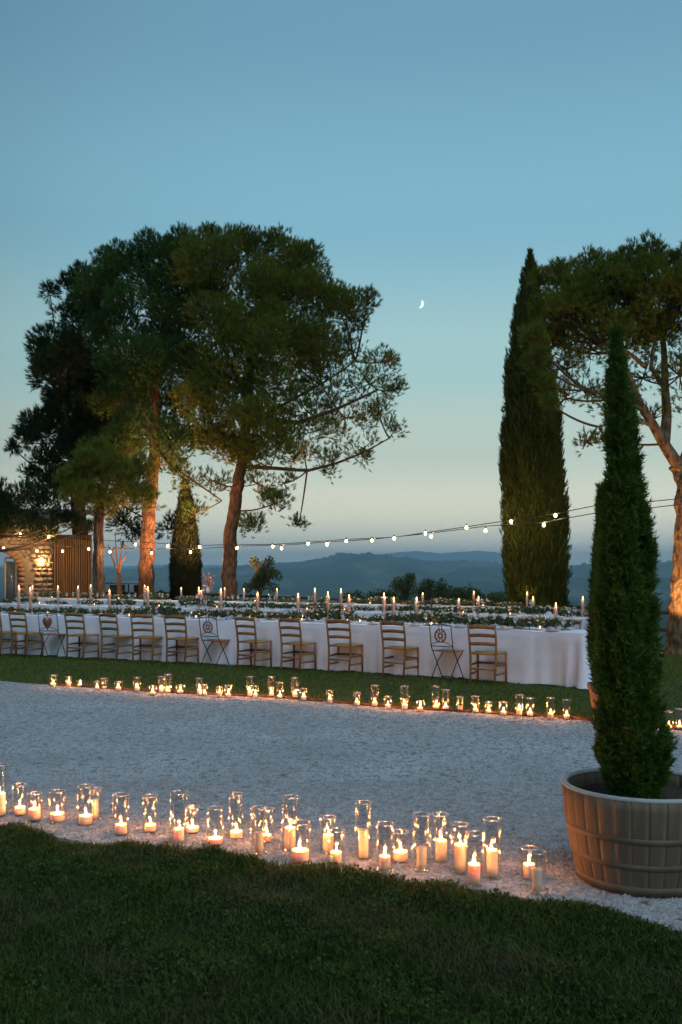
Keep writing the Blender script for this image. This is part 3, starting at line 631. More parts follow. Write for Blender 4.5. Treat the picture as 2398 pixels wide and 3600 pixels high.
# ------------------------------------------------------------------ rail fence along the terrace edge
def fence():
    root = empty('rail_fence', (FENCE[1][0], FENCE[1][1], 0)); tag(root, 'dark low wooden rail fence at the edge of the terrace', 'fence'); o = root.location
    pts = []
    for a, b_ in zip(FENCE[:-1], FENCE[1:]):
        n = max(1, int(round(np.linalg.norm(b_-a)/2.2))); pts += [a+(b_-a)*k/n for k in range(n)]
    pts.append(FENCE[-1])
    pm = G().box((0, 0, .42), (.09, .09, .9)).build('post', M['fence'], root)
    for i, p_ in enumerate(pts):
        q = pm if i == 0 else pm.copy()
        if i: COL.objects.link(q); q.parent = root
        q.location = (p_[0]-o[0], p_[1]-o[1], 0)
    for a, b_ in zip(pts[:-1], pts[1:]):
        for z in (.80, .42):
            G().bar((a[0], a[1]-.055, z), (b_[0], b_[1]-.055, z), .08, .04, up=(0, 1, 0)).build('rail', M['fence'], root, org=o)
fence()

# ------------------------------------------------------------------ stone building, arch, sconce, curtain, pavilion
def building():
    d = 34.0
    root = empty('stone_building', (-11, d, 0)); tag(root, 'rough stone house end with an arched opening at the left edge', 'building'); o = np.array([-11, d, 0.])
    X0, X1, HT, TH = -19.0, P(187, 2000, d)[0], 3.2, .45
    ac = P(-8, 2000, d)[0]; aw = P(64, 2000, d)[0]-ac; sp = P(0, 2012, d)[2]; topz = sp+aw     # semicircular arch
    def outline(r, n=20): return [(ac+r*math.cos(t), sp+r*math.sin(t)) for t in np.linspace(0, math.pi, n)]
    g = G()
    # wall with the arch cut out, front and back faces built as strips
    arch = outline(aw)
    for yy in (d, d+TH):
        V = []; F = []
        for (x, z) in arch: V += [(x, yy, z), (x, yy, HT)]
        n = len(arch)
        F = [[2*i, 2*i+1, 2*i+3, 2*i+2] for i in range(n-1)]
        g.add(V, np.array(F))
        g.add([(ac+aw, yy, 0), (X1, yy, 0), (X1, yy, HT), (ac+aw, yy, HT)], np.array([[0, 1, 2, 3]]))
        g.add([(X0, yy, 0), (ac-aw, yy, 0), (ac-aw, yy, HT), (X0, yy, HT)], np.array([[0, 1, 2, 3]]))
    g.add([(X1, d, 0), (X1, d+TH, 0), (X1, d+TH, HT), (X1, d, HT)], np.array([[0, 1, 2, 3]]))
    g.add([(X0, d, HT), (X1, d, HT), (X1, d+TH, HT), (X0, d+TH, HT)], np.array([[0, 1, 2, 3]]))
    wall = g.build('wall', M['mortar'], root, org=o)
    # individual stones, proud of the mortar
    sm = []
    for k in range(5):
        gg = G(); gg.box((0, 0, 0), (1, .07, 1)); V = gg.V[0]; V += rng.normal(0, .07, V.shape)*np.array([1, .15, 1]); front = V[:, 1] < 0; V[front, 0] *= .86; V[front, 2] *= .84
        ob = gg.build('stone', M['stone'], wall); sm.append(ob)
    used = set(); cnt = 0
    z = .08
    while z < HT-.1:
        h = rng.uniform(.11, .2); x = -14.2+rng.uniform(0, .2)
        while x < X1-.03:
            w = min(rng.uniform(.14, .34), X1-x)
            cx_, cz = x+w/2, z+h/2
            inside = (abs(cx_-ac) < aw+.26+w/2 and cz < sp) or (math.hypot(cx_-ac, cz-sp) < aw+.24+w/2 and cz >= sp)
            if not inside and cnt < 285 and w > .08:
                k = int(rng.integers(0, 5)); q = sm[k] if k not in used else sm[k].copy()
                if k in used: COL.objects.link(q); q.parent = wall
                used.add(k); q.location = (cx_-o[0], -.01, cz); q.scale = (w*.92, 1, h*.9); q.rotation_euler = (0, rng.uniform(-.05, .05), 0); cnt += 1
            x += w
        z += h
    # voussoirs round the arch
    for i in range(17):
        t = math.pi*(i+.5)/17; r = aw+.11
        q = G().box((ac+r*math.cos(t), d-.02, sp+r*math.sin(t)), (.21, .09, (aw+.11)*math.pi/17*.9), [[math.cos(t), 0, math.sin(t)], [0, 1, 0], [-math.sin(t), 0, math.cos(t)]]).build('arch_stone', M['reveal'], wall, org=o)
    for k in range(9):
        G().box((ac+aw+.11, d-.02, .13+k*(sp-.02)/9), (.21, .09, (sp)/9*.88)).build('arch_stone', M['reveal'], wall, org=o)
    g = G(); n = len(arch); pr = [(ac+aw, 0)]+arch+[(ac-aw, 0)]
    V = [(x, y, z_) for x, z_ in pr for y in (d, d+TH)]
    g.add(V, np.array([[2*i, 2*i+1, 2*i+3, 2*i+2] for i in range(len(pr)-1)])); g.build('arch_reveal', M['reveal'], root, org=o)
    # glazed door leaf standing open inside the arch
    dr = G(); x0, x1 = P(8, 2000, d)[0], P(48, 2000, d)[0]
    for xx in (x0, x1): dr.box((xx, d+.3, sp*.5+.22), (.07, .06, sp+.5))
    dr.box(((x0+x1)/2, d+.3, sp+.5), (x1-x0, .055, .07)); dr.box(((x0+x1)/2, d+.3, .12), (x1-x0, .055, .2))
    fr = dr.build('door', M['frame'], root, org=o)
    G().box(((x0+x1)/2, d+.3, sp*.5+.25), (x1-x0-.08, .02, sp+.25)).build('pane', M['paneglass'], fr, org=o)
    # roof eave with tile courses
    rf = G(); rf.box(((X0+X1)/2, d+2.3, HT+.48), (X1-X0+.5, 5.6, .12), [[1, 0, 0], [0, .99, .13], [0, -.13, .99]])
    roof = rf.build('roof', M['tile'], root, org=o)
    t0 = None
    for i in range(40):
        xx = X1+.15-i*.2
        if t0 is None: t0 = G().lathe([(.09, -.3), (.075, .3)], 8).build('tile', M['tile'], roof)
        q = t0 if i == 0 else t0.copy()
        if i: COL.objects.link(q); q.parent = roof
        q.rotation_euler = (R(-72), 0, 0); q.location = (xx-o[0], -.28, HT+.10)
    # sconce, fixed to the wall
    s = P(146, 1975, d-.14); sr = empty('wall_sconce', s); tag(sr, 'small amber wall lamp glowing on the stone wall', 'wall lamp')
    G().box((0, .07, 0), (.08, .06, .22)).build('bracket', M['black'], sr)
    G().lathe([(.03, -.14), (.075, -.08), (.085, .06), (.04, .14)], 12).build('lamp_shade', M['sconce'], sr, smooth=True)
    point_light('lamp_glow', (0, -.03, 0), 20, (1, .58, .25), .05, sr)
    # pleated curtain
    a, b_ = P(190, 2000, 33.6)[0], P(322, 2000, 33.6)[0]; zt = P(0, 1880, 33.6)[2]
    n = 220; u = np.linspace(0, 1, n); rowz = np.linspace(zt, .02, 10)
    V = []
    for k, z_ in enumerate(rowz):
        amp = .05+.015*k/9; V += [np.stack([a+(b_-a)*u, 33.6+amp*np.sin(u*2*np.pi*17+.6*np.sin(u*31))+.02*np.sin(u*90+k*.3), np.full(n, z_)], 1)]
    i = np.arange(9)[:, None]*n; j = np.arange(n-1)[None]
    g = G(); g.add(np.concatenate(V), np.stack([i+j, i+j+1, i+n+j+1, i+n+j], -1).reshape(-1, 4))
    c = g.build('pleated_curtain', M['burlap'], smooth=True); tag(c, 'brown pleated curtain hanging between the stone wall and the pine trunk', 'curtain')
    md = c.modifiers.new('thickness', 'SOLIDIFY'); md.thickness = .01
    # low pavilion
    d2 = 40.0; q0, q1 = P(352, 2000, d2)[0], P(498, 2000, d2)[0]; zt = P(0, 2050, d2)[2]
    pr_ = empty('garden_pavilion', ((q0+q1)/2, d2, 0)); o2 = np.array([(q0+q1)/2, d2, 0.]); tag(pr_, 'low pavilion with pale flat roof seen between pine trunks', 'pavilion')
    G().box(((q0+q1)/2, d2+.8, zt), (q1-q0, 2.0, .07)).build('roof', M['pavroof'], pr_, org=o2)
    G().box((P(390, 0, d2)[0], d2+1.2, zt*.45), (.62, .08, zt*.94)).build('wall', M['pavroof'], pr_, org=o2)
    G().box((P(470, 0, d2)[0], d2+1.2, zt*.45), (.46, .08, zt*.94)).build('wall', M['wood'], pr_, org=o2)
    for xx in (360, 418, 452, 490): G().box((P(xx, 0, d2)[0], d2, zt/2-.02), (.05, .05, zt-.06)).build('post', M['wood'], pr_, org=o2)
building()
# fire bowl and side stand between the trunks
o = P(566, 2100, 35.5); o[2] = 0; r_ = empty('fire_bowl', o); tag(r_, 'squat black outdoor stove beside the pine trunk', 'stove')
G().lathe([(.02, .0), (.16, .02), (.17, .30), (.28, .42), (.28, .75), (.2, .92), (.05, .98), (.0, .99)], 16).build('stove_body', M['black'], r_, smooth=True)
G().box((0, 0, 1.0), (.09, .03, .02)).build('handle', M['black'], r_)
o = P(748, 2100, 33); o[2] = 0; r_ = empty('side_table', o); tag(r_, 'small dark table carrying a vase of pink flowers behind the banquet tables', 'table')
zt = P(0, 2087, 33)[2]
G().box((0, 0, zt), (.62, .45, .04)).build('tabletop', M['fence'], r_)
for sx_ in (-.27, .27):
    for sy_ in (-.18, .18): G().box((sx_, sy_, zt/2-.02), (.04, .04, zt-.02)).build('leg', M['fence'], r_)
v = empty('flower_vase', (o[0]-.16, o[1], zt+.02)); tag(v, 'vase of tall pink flowers on the small dark table', 'vase')
G().lathe([(.0, 0), (.05, 0), (.07, .1), (.04, .2), (.05, .22)], 12).build('vase', M['china'], v, smooth=True)
g = G(); pts = rng.normal(0, 1, (60, 3))*np.array([.09, .09, .11])+np.array([0, 0, .38]); needles(g, pts, unit(pts-np.array([0, 0, .2])), 6, .06, .05, .7); g.build('blossoms', M['blossom_pink'], v)
g = G()
for k in range(9): g.tube([(0, 0, .15), tuple(rng.normal(0, .06, 2))+(.42,)], .005, 3)
g.build('stems', M['flower_leaf'], v)

# ------------------------------------------------------------------ long tables
T1 = np.array([(-9.4, 21.7), (-7.03, 20.6), (-2.07, 18.3), (1.13, 16.5), (3.62, 14.68)])
T2 = np.array([(-10.6, 27.6), (-6.5, 25.1), (-1.0, 22.3), (2.4, 20.4), (4.74, 18.75)])
T3 = np.array([(-10.6, 32.2), (-5, 29.2), (0, 26.5), (3, 24.8), (4.9, 23.5)])
ZT = .79
def smooth_poly(p, n=240):
    s = np.r_[0, np.cumsum(np.linalg.norm(np.diff(p, axis=0), axis=1))]; t = np.linspace(0, s[-1], n)
    q = np.stack([np.interp(t, s, p[:, i]) for i in (0, 1)], 1)
    w = np.ones(41)/41; ext = np.concatenate([q[0]-(q[1]-q[0])*np.arange(20, 0, -1)[:, None], q, q[-1]+(q[-1]-q[-2])*np.arange(1, 21)[:, None]])
    return np.stack([np.convolve(ext[:, i], w, 'valid') for i in (0, 1)], 1)
def normals(q):
    t = unit(np.gradient(q, axis=0)); return np.stack([-t[:, 1], t[:, 0]], 1)     # away from the camera
def offset(q, a): return q+normals(q)*a
def hit(q, x):   # where the sight line of photo column x crosses the curve
    k = (x-1199)/FOC; f = q[:, 0]-k*q[:, 1]; i = int(np.argmin(abs(f))); return q[i], normals(q)[i]
def table(front, label, clabel, seed, end_flare=.27, W=.9):
    global rng
    keep = rng; rng = np.random.default_rng(seed)
    q = smooth_poly(front); b_ = offset(q, W)
    cen = offset(q, W/2); o = np.array([cen[120][0], cen[120][1], 0])
    # table underneath
    root = empty('banquet_table', o); tag(root, label, 'table', 'long banquet tables')
    ia, ib = offset(q, .03)[1:-1], offset(q, W-.03)[1:-1]; n = len(ia)
    V = np.concatenate([np.c_[ia, np.full(n, ZT-.01)], np.c_[ib, np.full(n, ZT-.01)], np.c_[ia, np.full(n, ZT-.04)], np.c_[ib, np.full(n, ZT-.04)]])
    i = np.arange(n-1)[:, None]
    F = np.concatenate([i+np.array([[0, 1, n+1, n]]), i+np.array([[2*n, 3*n, 3*n+1, 2*n+1]]), i+np.array([[0, 2*n, 2*n+1, 1]]), i+np.array([[n, n+1, 3*n+1, 3*n]])])
    G().add(V, F).build('tabletop', M['wood'], root, org=o)
    for k in range(6, n-4, 26):
        for qq in (offset(q, .12)[k], offset(q, W-.12)[k]): G().box((qq[0], qq[1], (ZT-.04)/2), (.05, .05, ZT-.05)).build('leg', M['wood'], root, org=o)
    # cloth: closed outline resampled, hanging skirt with folds, separate top surface
    loop = np.concatenate([q, q[-1]+(b_[-1]-q[-1])*np.linspace(0, 1, 20)[1:-1, None], b_[::-1], b_[0]+(q[0]-b_[0])*np.linspace(0, 1, 20)[1:-1, None]])
    s = np.r_[0, np.cumsum(np.linalg.norm(np.diff(np.r_[loop, loop[:1]], axis=0), axis=1))]; L = s[-1]
    n = int(L/.035); t = np.arange(n)*L/n; lp = np.stack([np.interp(t, s, np.r_[loop, loop[:1]][:, i]) for i in (0, 1)], 1)
    nx = unit(np.roll(lp, -1, 0)-np.roll(lp, 1, 0)); out = np.stack([nx[:, 1], -nx[:, 0]], 1)
    for _ in range(3): out = unit((np.roll(out, 1, 0)+out+np.roll(out, -1, 0)))
    sc_c = [s[len(q)-1], s[len(q)-1+19], s[2*len(q)-1+18], 0]
    cd = np.min([np.minimum(abs(t-c), L-abs(t-c)) for c in sc_c], 0)
    cornr = np.exp(-(cd/.28)**2)
    isend = ((t > sc_c[0]-.05) & (t < sc_c[1]+.05)).astype(float)
    isend = np.convolve(np.r_[isend[-4:], isend, isend[:4]], np.ones(9)/9, 'valid')
    seam = .6*np.sin(t*2*np.pi/1.9)+.5*np.sin(t*2*np.pi/1.13+1)+.35*np.sin(t*2*np.pi/.61+2)+.25*np.sin(t*2*np.pi/.37)
    pleat = np.sin(t*2*np.pi/.21+.8*np.sin(t*5))
    rows = np.array([0, .02, .06, .12, .2, .3, .42, .55, .7, .85, 1.0]); V = []
    for r in rows:
        off = .004+.012*min(1, r*8)+r*(.048*seam+.03)+.009*((t % 5.6) < 2.8)+r*r*.012*np.sin(t*2*np.pi/.23+np.sin(t*3)*2)+cornr*r*(.04+.07*pleat)+isend*r*(end_flare+.05*pleat)
        z = ZT*(1-r)+.012+(.004 if r == 0 else 0)+(r*.008*np.sin(t*9))
        V.append(np.c_[lp+out*off[:, None], np.broadcast_to(z, (n,))])
    V = np.concatenate(V); m = len(rows); i = np.arange(m-1)[:, None]*n; j = np.arange(n)[None]; k = (j+1) % n
    g = G(); g.add(V, np.stack([i+j, i+n+j, i+n+k, i+k], -1).reshape(-1, 4))
    # top
    cols = 9; q2, b2 = q, b_; u = np.linspace(0, 1, cols)[None, :, None]
    TV = q2[:, None]*(1-u)+b2[:, None]*u; zz = ZT+.016+.003*np.sin(TV[..., 0]*7+TV[..., 1]*3)
    TV = np.concatenate([TV, zz[..., None]], -1).reshape(-1, 3); nn_ = len(q2); i = np.arange(nn_-1)[:, None]*cols; j = np.arange(cols-1)[None]
    g.add(TV, np.stack([i+j, i+cols+j, i+cols+j+1, i+j+1], -1).reshape(-1, 4))
    c = g.build('tablecloth', M['cloth'], smooth=True, org=o); c.location = o; tag(c, clabel, 'tablecloth', 'white floor-length tablecloths')
    rng = keep
    return q
q1 = table(T1, 'nearest long banquet table under its white cloth', 'white tablecloth on the nearest table, flared at its right end', 51)
q2 = table(T2, 'middle long banquet table under its white cloth', 'white tablecloth on the middle table, end seen beside the potted cypress', 52, .08)
q3 = table(T3, 'farthest long banquet table under its white cloth', 'white tablecloth on the farthest table near the fence', 53, .08)

# ------------------------------------------------------------------ chairs
def ladder_chair():      # front towards +Y, origin under the middle of the back posts
    root = empty('ladder_back_chair')
    Wd, Dp, SH, HT = .205, .40, .455, .92
    for s in (-1, 1):
        G().tube([(s*Wd*.93, -.03, 0), (s*Wd*.97, .0, .25), (s*Wd, .01, SH), (s*Wd*1.03, -.01, .65), (s*Wd*1.06, -.065, HT)], [.016, .019, .02, .018, .015], 8).build('rear_leg', M['wood'], root, smooth=True)
        G().tube([(s*Wd*1.12, Dp, 0), (s*Wd*1.12, Dp, SH-.005)], [.016, .021], 8).build('front_leg', M['wood_red_warmlit'], root, smooth=True)  # warm reflected light put into the redder colour of the front legs
        for z in (.16, .30): G().bar((s*Wd*.97, .012, z), (s*Wd*1.10, Dp-.012, z), .03, .016, up=(1, 0, 0)).build('stretcher', M['wood'], root)
    for z in (.20,): G().bar((-Wd*1.08, Dp, z+.1), (Wd*1.08, Dp, z+.1), .035, .018, up=(0, 1, 0)).build('stretcher', M['wood_red_warmlit'], root)
    G().bar((-Wd*.94, 0, .24), (Wd*.94, 0, .24), .03, .016, up=(0, 1, 0)).build('stretcher', M['wood'], root)
    n = 9; u = np.linspace(-1, 1, n)
    for zc, h, yb in ((.875, .062, -.052), (.745, .048, -.028), (.615, .048, -.004)):
        V = []
        for dy in (0, .014):
            for top in (0, 1): V.append(np.stack([u*Wd*1.02, yb+dy-.028*(1-u*u), zc+(h/2 if top else -h/2)+.014*(1-u*u)*(1 if top else .7)], 1))
        V = np.concatenate(V); i = np.arange(n-1)[:, None]
        F = np.concatenate([i+np.array([[0, 1, n+1, n]]), i+np.array([[2*n, 3*n, 3*n+1, 2*n+1]]), i+np.array([[n, n+1, 3*n+1, 3*n]]), i+np.array([[0, 2*n, 2*n+1, 1]])])
        G().add(V, F).build('slat', M['wood'], root, smooth=False)
    g = G(); x0, x1 = Wd*1.0, Wd*1.16
    V = [(-x0, .0, SH), (x0, .0, SH), (x1, Dp+.02, SH), (-x1, Dp+.02, SH), (-x0, 0, SH+.03), (x0, 0, SH+.03), (x1, Dp+.02, SH+.03), (-x1, Dp+.02, SH+.03), (0, Dp/2, SH+.022)]
    g.add(V, [np.array([[3, 2, 1, 0], [0, 1, 5, 4], [1, 2, 6, 5], [2, 3, 7, 6], [3, 0, 4, 7]]), np.array([[4, 5, 8], [5, 6, 8], [6, 7, 8], [7, 4, 8]])])
    g.build('seat', M['rush'], root)
    return root
def folding_chair(kind):
    root = empty('folding_chair'); r = .0085; Wd = .20
    for s in (-1, 1):
        G().tube([(s*Wd, .36, .0), (s*Wd, .16, .32), (s*Wd, .03, .52), (s*Wd, -.03, .88)], r, 6).build('back_leg', M['iron'], root, smooth=True)
        G().tube([(s*Wd*.88, -.02, .0), (s*Wd*.88, .17, .28), (s*Wd*.88, .36, .45)], r, 6).build('front_leg', M['iron'], root, smooth=True)
    for a, b_ in (((-Wd, .36, .03), (Wd, .36, .03)), ((-Wd*.88, -.01, .05), (Wd*.88, -.01, .05)), ((-Wd, .03, .54), (Wd, .03, .54))):
        G().tube([a, b_], r*.9, 5).build('crossbar', M['iron'], root)
    u = np.linspace(-1, 1, 9); G().tube(np.stack([u*Wd, -.03+0*u, .87+.02*(1-u*u)], 1), r, 6).build('crossbar', M['iron'], root)
    G().tube(np.stack([u*Wd, 0*u, .56+.05*(1-u*u)], 1), r*.7, 5).build('crossbar', M['iron'], root)
    for k in range(5): G().box((0, .06+k*.07, .462), (2*Wd, .055, .014)).build('seat_slat', M['wood_red_warmlit'], root)
    if kind == 'medallion':
        g = G(); a = np.linspace(0, 2*np.pi, 25)
        for rr in (.10, .035): g.tube(np.stack([rr*np.cos(a), -.02+0*a, .71+rr*np.sin(a)], 1), .014, 5, cap=False)
        for k in range(9):
            t = k*2*np.pi/9; g.tube(np.stack([.067*np.cos(t)+.03*np.cos(a[::3]), -.02+0*a[::3], .71+.067*np.sin(t)+.03*np.sin(a[::3])], 1), .007, 4, cap=False)
        g.build('medallion', M['wood_red_warmlit'], root, smooth=True)
        for s in (-1, 1): G().tube([(s*.02, -.022, .81), (s*.03, -.026, .88)], r*.7, 5).build('crossbar', M['iron'], root)
    else:
        t = np.linspace(0, 2*np.pi, 40); hx = .0065*16*np.sin(t)**3; hz = .0068*(13*np.cos(t)-5*np.cos(2*t)-2*np.cos(3*t)-np.cos(4*t))*1.35
        g = G(); n = 40; V = np.concatenate([np.stack([hx, -.03+0*t, .70+hz], 1), np.stack([hx*.7, -.055+0*t, .70+hz*.7], 1), [[0, -.06, .70]]]); i = np.arange(n-1)[:, None]
        g.add(V, [i+np.array([[0, 1, n+1, n]]), np.concatenate([i+np.array([[n, n+1]]), np.full((n-1, 1), 2*n)], 1)]); g.build('heart_panel', M['wood_red_warmlit'], root, smooth=True)
        G().bar((0, -.03, .80), (0, -.03, .89), .012, .01).build('crossbar', M['iron'], root)
    return root
tpl = ladder_chair()
fm, fh = folding_chair('medallion'), folding_chair('heart')
back1 = offset(q1, -.47)
near = [(-22, 'l', 'ladder-back wooden chair cut off by the left edge of the picture'), (65, 'l', 'ladder-back wooden chair between the cut-off chair and the heart-backed folding chair'),
        (163, 'h', 'folding iron chair with a dark heart-shaped back panel'), (272, 'l', 'ladder-back wooden chair just right of the heart-backed folding chair'),
        (384, 'l', 'ladder-back wooden chair, second to the right of the heart-backed folding chair'), (500, 'l', 'ladder-back wooden chair, third to the right of the heart-backed folding chair'),
        (620, 'l', 'ladder-back wooden chair just left of the first medallion-backed folding chair'), (728, 'm', 'folding iron chair with round medallion back near the middle left'),
        (871, 'l', 'ladder-back wooden chair just right of the middle folding chair'), (1030, 'l', 'ladder-back wooden chair, second to the right of the middle folding chair'),
        (1194, 'l', 'ladder-back wooden chair at the centre of the picture'), (1376, 'l', 'ladder-back wooden chair just left of the right-hand medallion folding chair'),
        (1547, 'm', 'folding iron chair with round medallion back towards the right end'), (1711, 'l', 'ladder-back wooden chair at the right end of the near table')]
for x, k, lb in near:
    p_, n_ = hit(back1, x); rz = math.atan2(-n_[0], n_[1])
    o = copy_tree({'l': tpl, 'h': fh, 'm': fm}[k]); o.location = (p_[0], p_[1], 0); o.rotation_euler = (0, 0, rz+rng.normal(0, .10)); pu = rng.uniform(-.08, .06); o.location.x += n_[0]*pu; o.location.y += n_[1]*pu
    if k != 'l': o.location = (p_[0]+n_[0]*.05, p_[1]+n_[1]*.05, 0)
    tag(o, lb, 'chair', 'ladder-back chairs on the near side of the table' if k == 'l' else 'folding iron chairs')
# extra low stools seats tucked between the left chairs
far1 = offset(q1, .9+.55)
for x, lb in [(1150, 'ladder-back chair across the near table, behind the central flowers'), (1655, 'ladder-back chair across the near table, left of its medallion chair end'), (1815, 'ladder-back chair across the near table, in front of the tall cypress'),
              (1990, 'ladder-back chair across the near table, by its right corner'), (940, 'ladder-back chair across the near table, right of the middle folding chair'), (560, 'ladder-back chair across the near table, in front of a pine trunk')]:
    p_, n_ = hit(far1, x); o = copy_tree(tpl); o.location = (p_[0], p_[1], 0); o.rotation_euler = (0, 0, math.atan2(-n_[0], n_[1])+math.pi+rng.normal(0, .12)); tag(o, lb, 'chair', 'chairs across the near table')
for t_ in (tpl, fm, fh): kill_tree(t_)

# ------------------------------------------------------------------ candles
FL = G().lathe([(.0005, 0), (.0055, .006), (.0075, .014), (.0055, .026), (.002, .038), (.0003, .044)], 8).build('flame', M['flame'], smooth=True); FLM = FL.data; bpy.data.objects.remove(FL)
WK = G().tube([(0, 0, 0), (.001, 0, .012)], .0012, 5).build('wick', M['wick']); WKM = WK.data; bpy.data.objects.remove(WK)
CANDLE_W = 2.3
def sub(name, mesh, parent, loc, s=1.0):
    o = bpy.data.objects.new(name, mesh); COL.objects.link(o); o.parent = parent; o.location = loc; o.scale = (s, s, s); return o
cl_ = bpy.data.lights.new('candle_light', 'POINT'); cl_.energy = CANDLE_W; cl_.color = (1.0, .35, .09); cl_.shadow_soft_size = .006
def lantern(x, ybase, ytop, yc, wpx, lit, cw, label, group, ox=0, watts=1.0):
    p_ = GP(x, ybase+6); d = p_[1]; H = (ybase-ytop)/FOC*d; r = wpx/2/FOC*d
    ch = max(.035, (ybase-yc)/FOC*d); cr_ = cw/2/FOC*d
    root = empty('candle_lantern', (p_[0], p_[1], .016), rng.uniform(0, 6)); tag(root, label, 'lantern', group)
    G().lathe([(.001, .006), (r-.004, .006), (r-.0035, .012), (r-.0035, H)], 28).build('glass_cylinder', M['glass'], root, smooth=True)
    G().lathe([(.001, 0), (r*.98, 0), (r, .006), (r, .5*H), (r, H)], 28).build('glass_outer', M['glass'], root, smooth=True)
    a = np.linspace(0, 2*np.pi, 29); G().tube(np.stack([(r-.0017)*np.cos(a), (r-.0017)*np.sin(a), H+0*a], 1), .0024, 6, cap=False).build('glass_rim', M['rimglass'], root, smooth=True)
    off = (rng.uniform(-.2, .2)*(r-cr_), ox/FOC*d*0, 0)
    dish = .006 if lit else .001
    c = G().lathe([(.001, .009), (cr_, .009), (cr_*1.01, ch*.4), (cr_, ch-.006), (cr_*.96, ch), (cr_*.86, ch-.001), (cr_*.6, ch-dish), (.001, ch-dish*1.3)], 24).build('pillar_candle', M['wax'], root, smooth=True)
    c.location = off
    sub('wick', WKM, c, (0, 0, ch-dish*1.2))
    if lit:
        s = rng.uniform(.8, 1.25)*(1.0 if d < 9 else 1.3)
        fo = sub('flame', FLM, c, (0, 0, ch-dish+.006), s); fo.scale = (s*rng.uniform(.9, 1.15), s, s*rng.uniform(.75, 1.2)); fo.rotation_euler = (rng.normal(0, .12), rng.normal(0, .12), 0)
        lo = bpy.data.objects.new('candle_light', cl_); COL.objects.link(lo); lo.parent = c; lo.location = (0, 0, ch+.019)
    return root
nearL = [(-2, 2870, 2690, 2790, 60, 1, 40), (70, 2867, 2760, 2838, 56, 1, 38), (122, 2887, 2790, 2845, 52, 1, 40), (202, 2891, 2783, 2860, 58, 1, 50), (301, 2901, 2765, 2868, 60, 1, 46), (337, 2882, 2775, 2810, 44, 0, 24),
         (425, 2936, 2795, 2899, 58, 1, 40), (528, 2926, 2800, 2900, 56, 1, 40), (629, 2961, 2789, 2915, 64, 1, 36), (676, 2928, 2839, 2909, 54, 1, 48), (757, 2971, 2843, 2948, 56, 1, 52), (830, 2949, 2793, 2924, 56, 1, 44),
         (910, 3005, 2843, 2930, 60, 0, 28), (936, 2962, 2846, 2937, 54, 1, 34), (1020, 2990, 2804, 2912, 60, 1, 38), (1054, 3034, 2895, 2990, 74, 1, 62), (1153, 3000, 2876, 2937, 60, 1, 38), (1182, 3040, 2922, 2998, 62, 1, 40),
         (1277, 3020, 2824, 2918, 62, 0, 33), (1354, 3060, 2899, 3012, 64, 1, 38), (1407, 3031, 2927, 2995, 62, 1, 54), (1482, 3062, 2866, 2981, 64, 0, 35), (1550, 3030, 2866, 2956, 62, 1, 40), (1617, 3072, 2901, 2972, 64, 1, 42),
         (1668, 3114, 2934, 3040, 66, 1, 42), (1731, 3088, 2882, 2990, 67, 1, 38), (1862, 3092, 2985, 3040, 62, 1, 42), (1890, 3143, 3000, 3057, 62, 0, 33)]
farL = [(188, 2411, 2372, 2399, 30, 1), (242, 2413, 2378, 2398, 22, 1), (281, 2412, 2391, 2403, 22, 1), (342, 2423, 2394, 2412, 22, 1), (368, 2419, 2383, 2410, 24, 0), (417, 2425, 2395, 2413, 30, 1), (482, 2430, 2380, 2412, 26, 1), (538, 2442, 2410, 2430, 26, 1),
        (567, 2433, 2376, 2420, 24, 1), (591, 2433, 2369, 2422, 28, 1), (635, 2435, 2407, 2425, 34, 1), (702, 2442, 2383, 2422, 26, 1), (720, 2444, 2405, 2432, 22, 1), (772, 2449, 2414, 2432, 26, 1), (803, 2449, 2408, 2437, 28, 1), (879, 2446, 2377, 2428, 27, 1),
        (898, 2452, 2410, 2438, 22, 1), (954, 2447, 2378, 2433, 27, 1), (984, 2454, 2398, 2442, 26, 1), (1037, 2453, 2381, 2436, 28, 1), (1067, 2462, 2419, 2446, 27, 1), (1160, 2472, 2426, 2454, 26, 1), (1255, 2479, 2433, 2464, 28, 1), (1318, 2481, 2408, 2466, 30, 1),
        (1364, 2491, 2447, 2476, 28, 1), (1423, 2493, 2411, 2474, 31, 1), (1478, 2500, 2464, 2486, 29, 1), (1532, 2494, 2412, 2478, 30, 1), (1567, 2494, 2424, 2482, 31, 1), (1618, 2498, 2449, 2480, 27, 0), (1672, 2504, 2446, 2490, 30, 1), (1718, 2506, 2467, 2494, 29, 1),
        (1770, 2513, 2467, 2499, 31, 1), (1826, 2515, 2441, 2492, 29, 1), (1864, 2517, 2453, 2502, 31, 1), (1936, 2527, 2452, 2506, 29, 1), (1992, 2527, 2459, 2512, 31, 1), (2352, 2562, 2500, 2549, 32, 1), (2390, 2563, 2492, 2550, 34, 1)]
def size_word(h): return 'short' if h < .14 else ('medium' if h < .21 else 'tall')
for row, L_, grp, where in (('n', nearL, 'glass candle lanterns along the near lawn edge', 'by foreground grass'), ('f', farL, 'glass candle lanterns along the far edge of the gravel', 'on far gravel edge')):
    for i, t_ in enumerate(L_):
        x, yb, yt, yc, w, lit = t_[:6]; d = GP(x, yb)[1]; cw = t_[6] if len(t_) > 6 else w*.62
        lab = '%s glass lantern, %s candle, %s %s' % (size_word((yb-yt)/FOC*d), ('lit wide' if cw/FOC*d > .085 else 'lit') if lit else 'unlit', nth(i, len(L_)), where)
        lantern(x, yb, yt, yc, w, lit, cw, lab, grp)

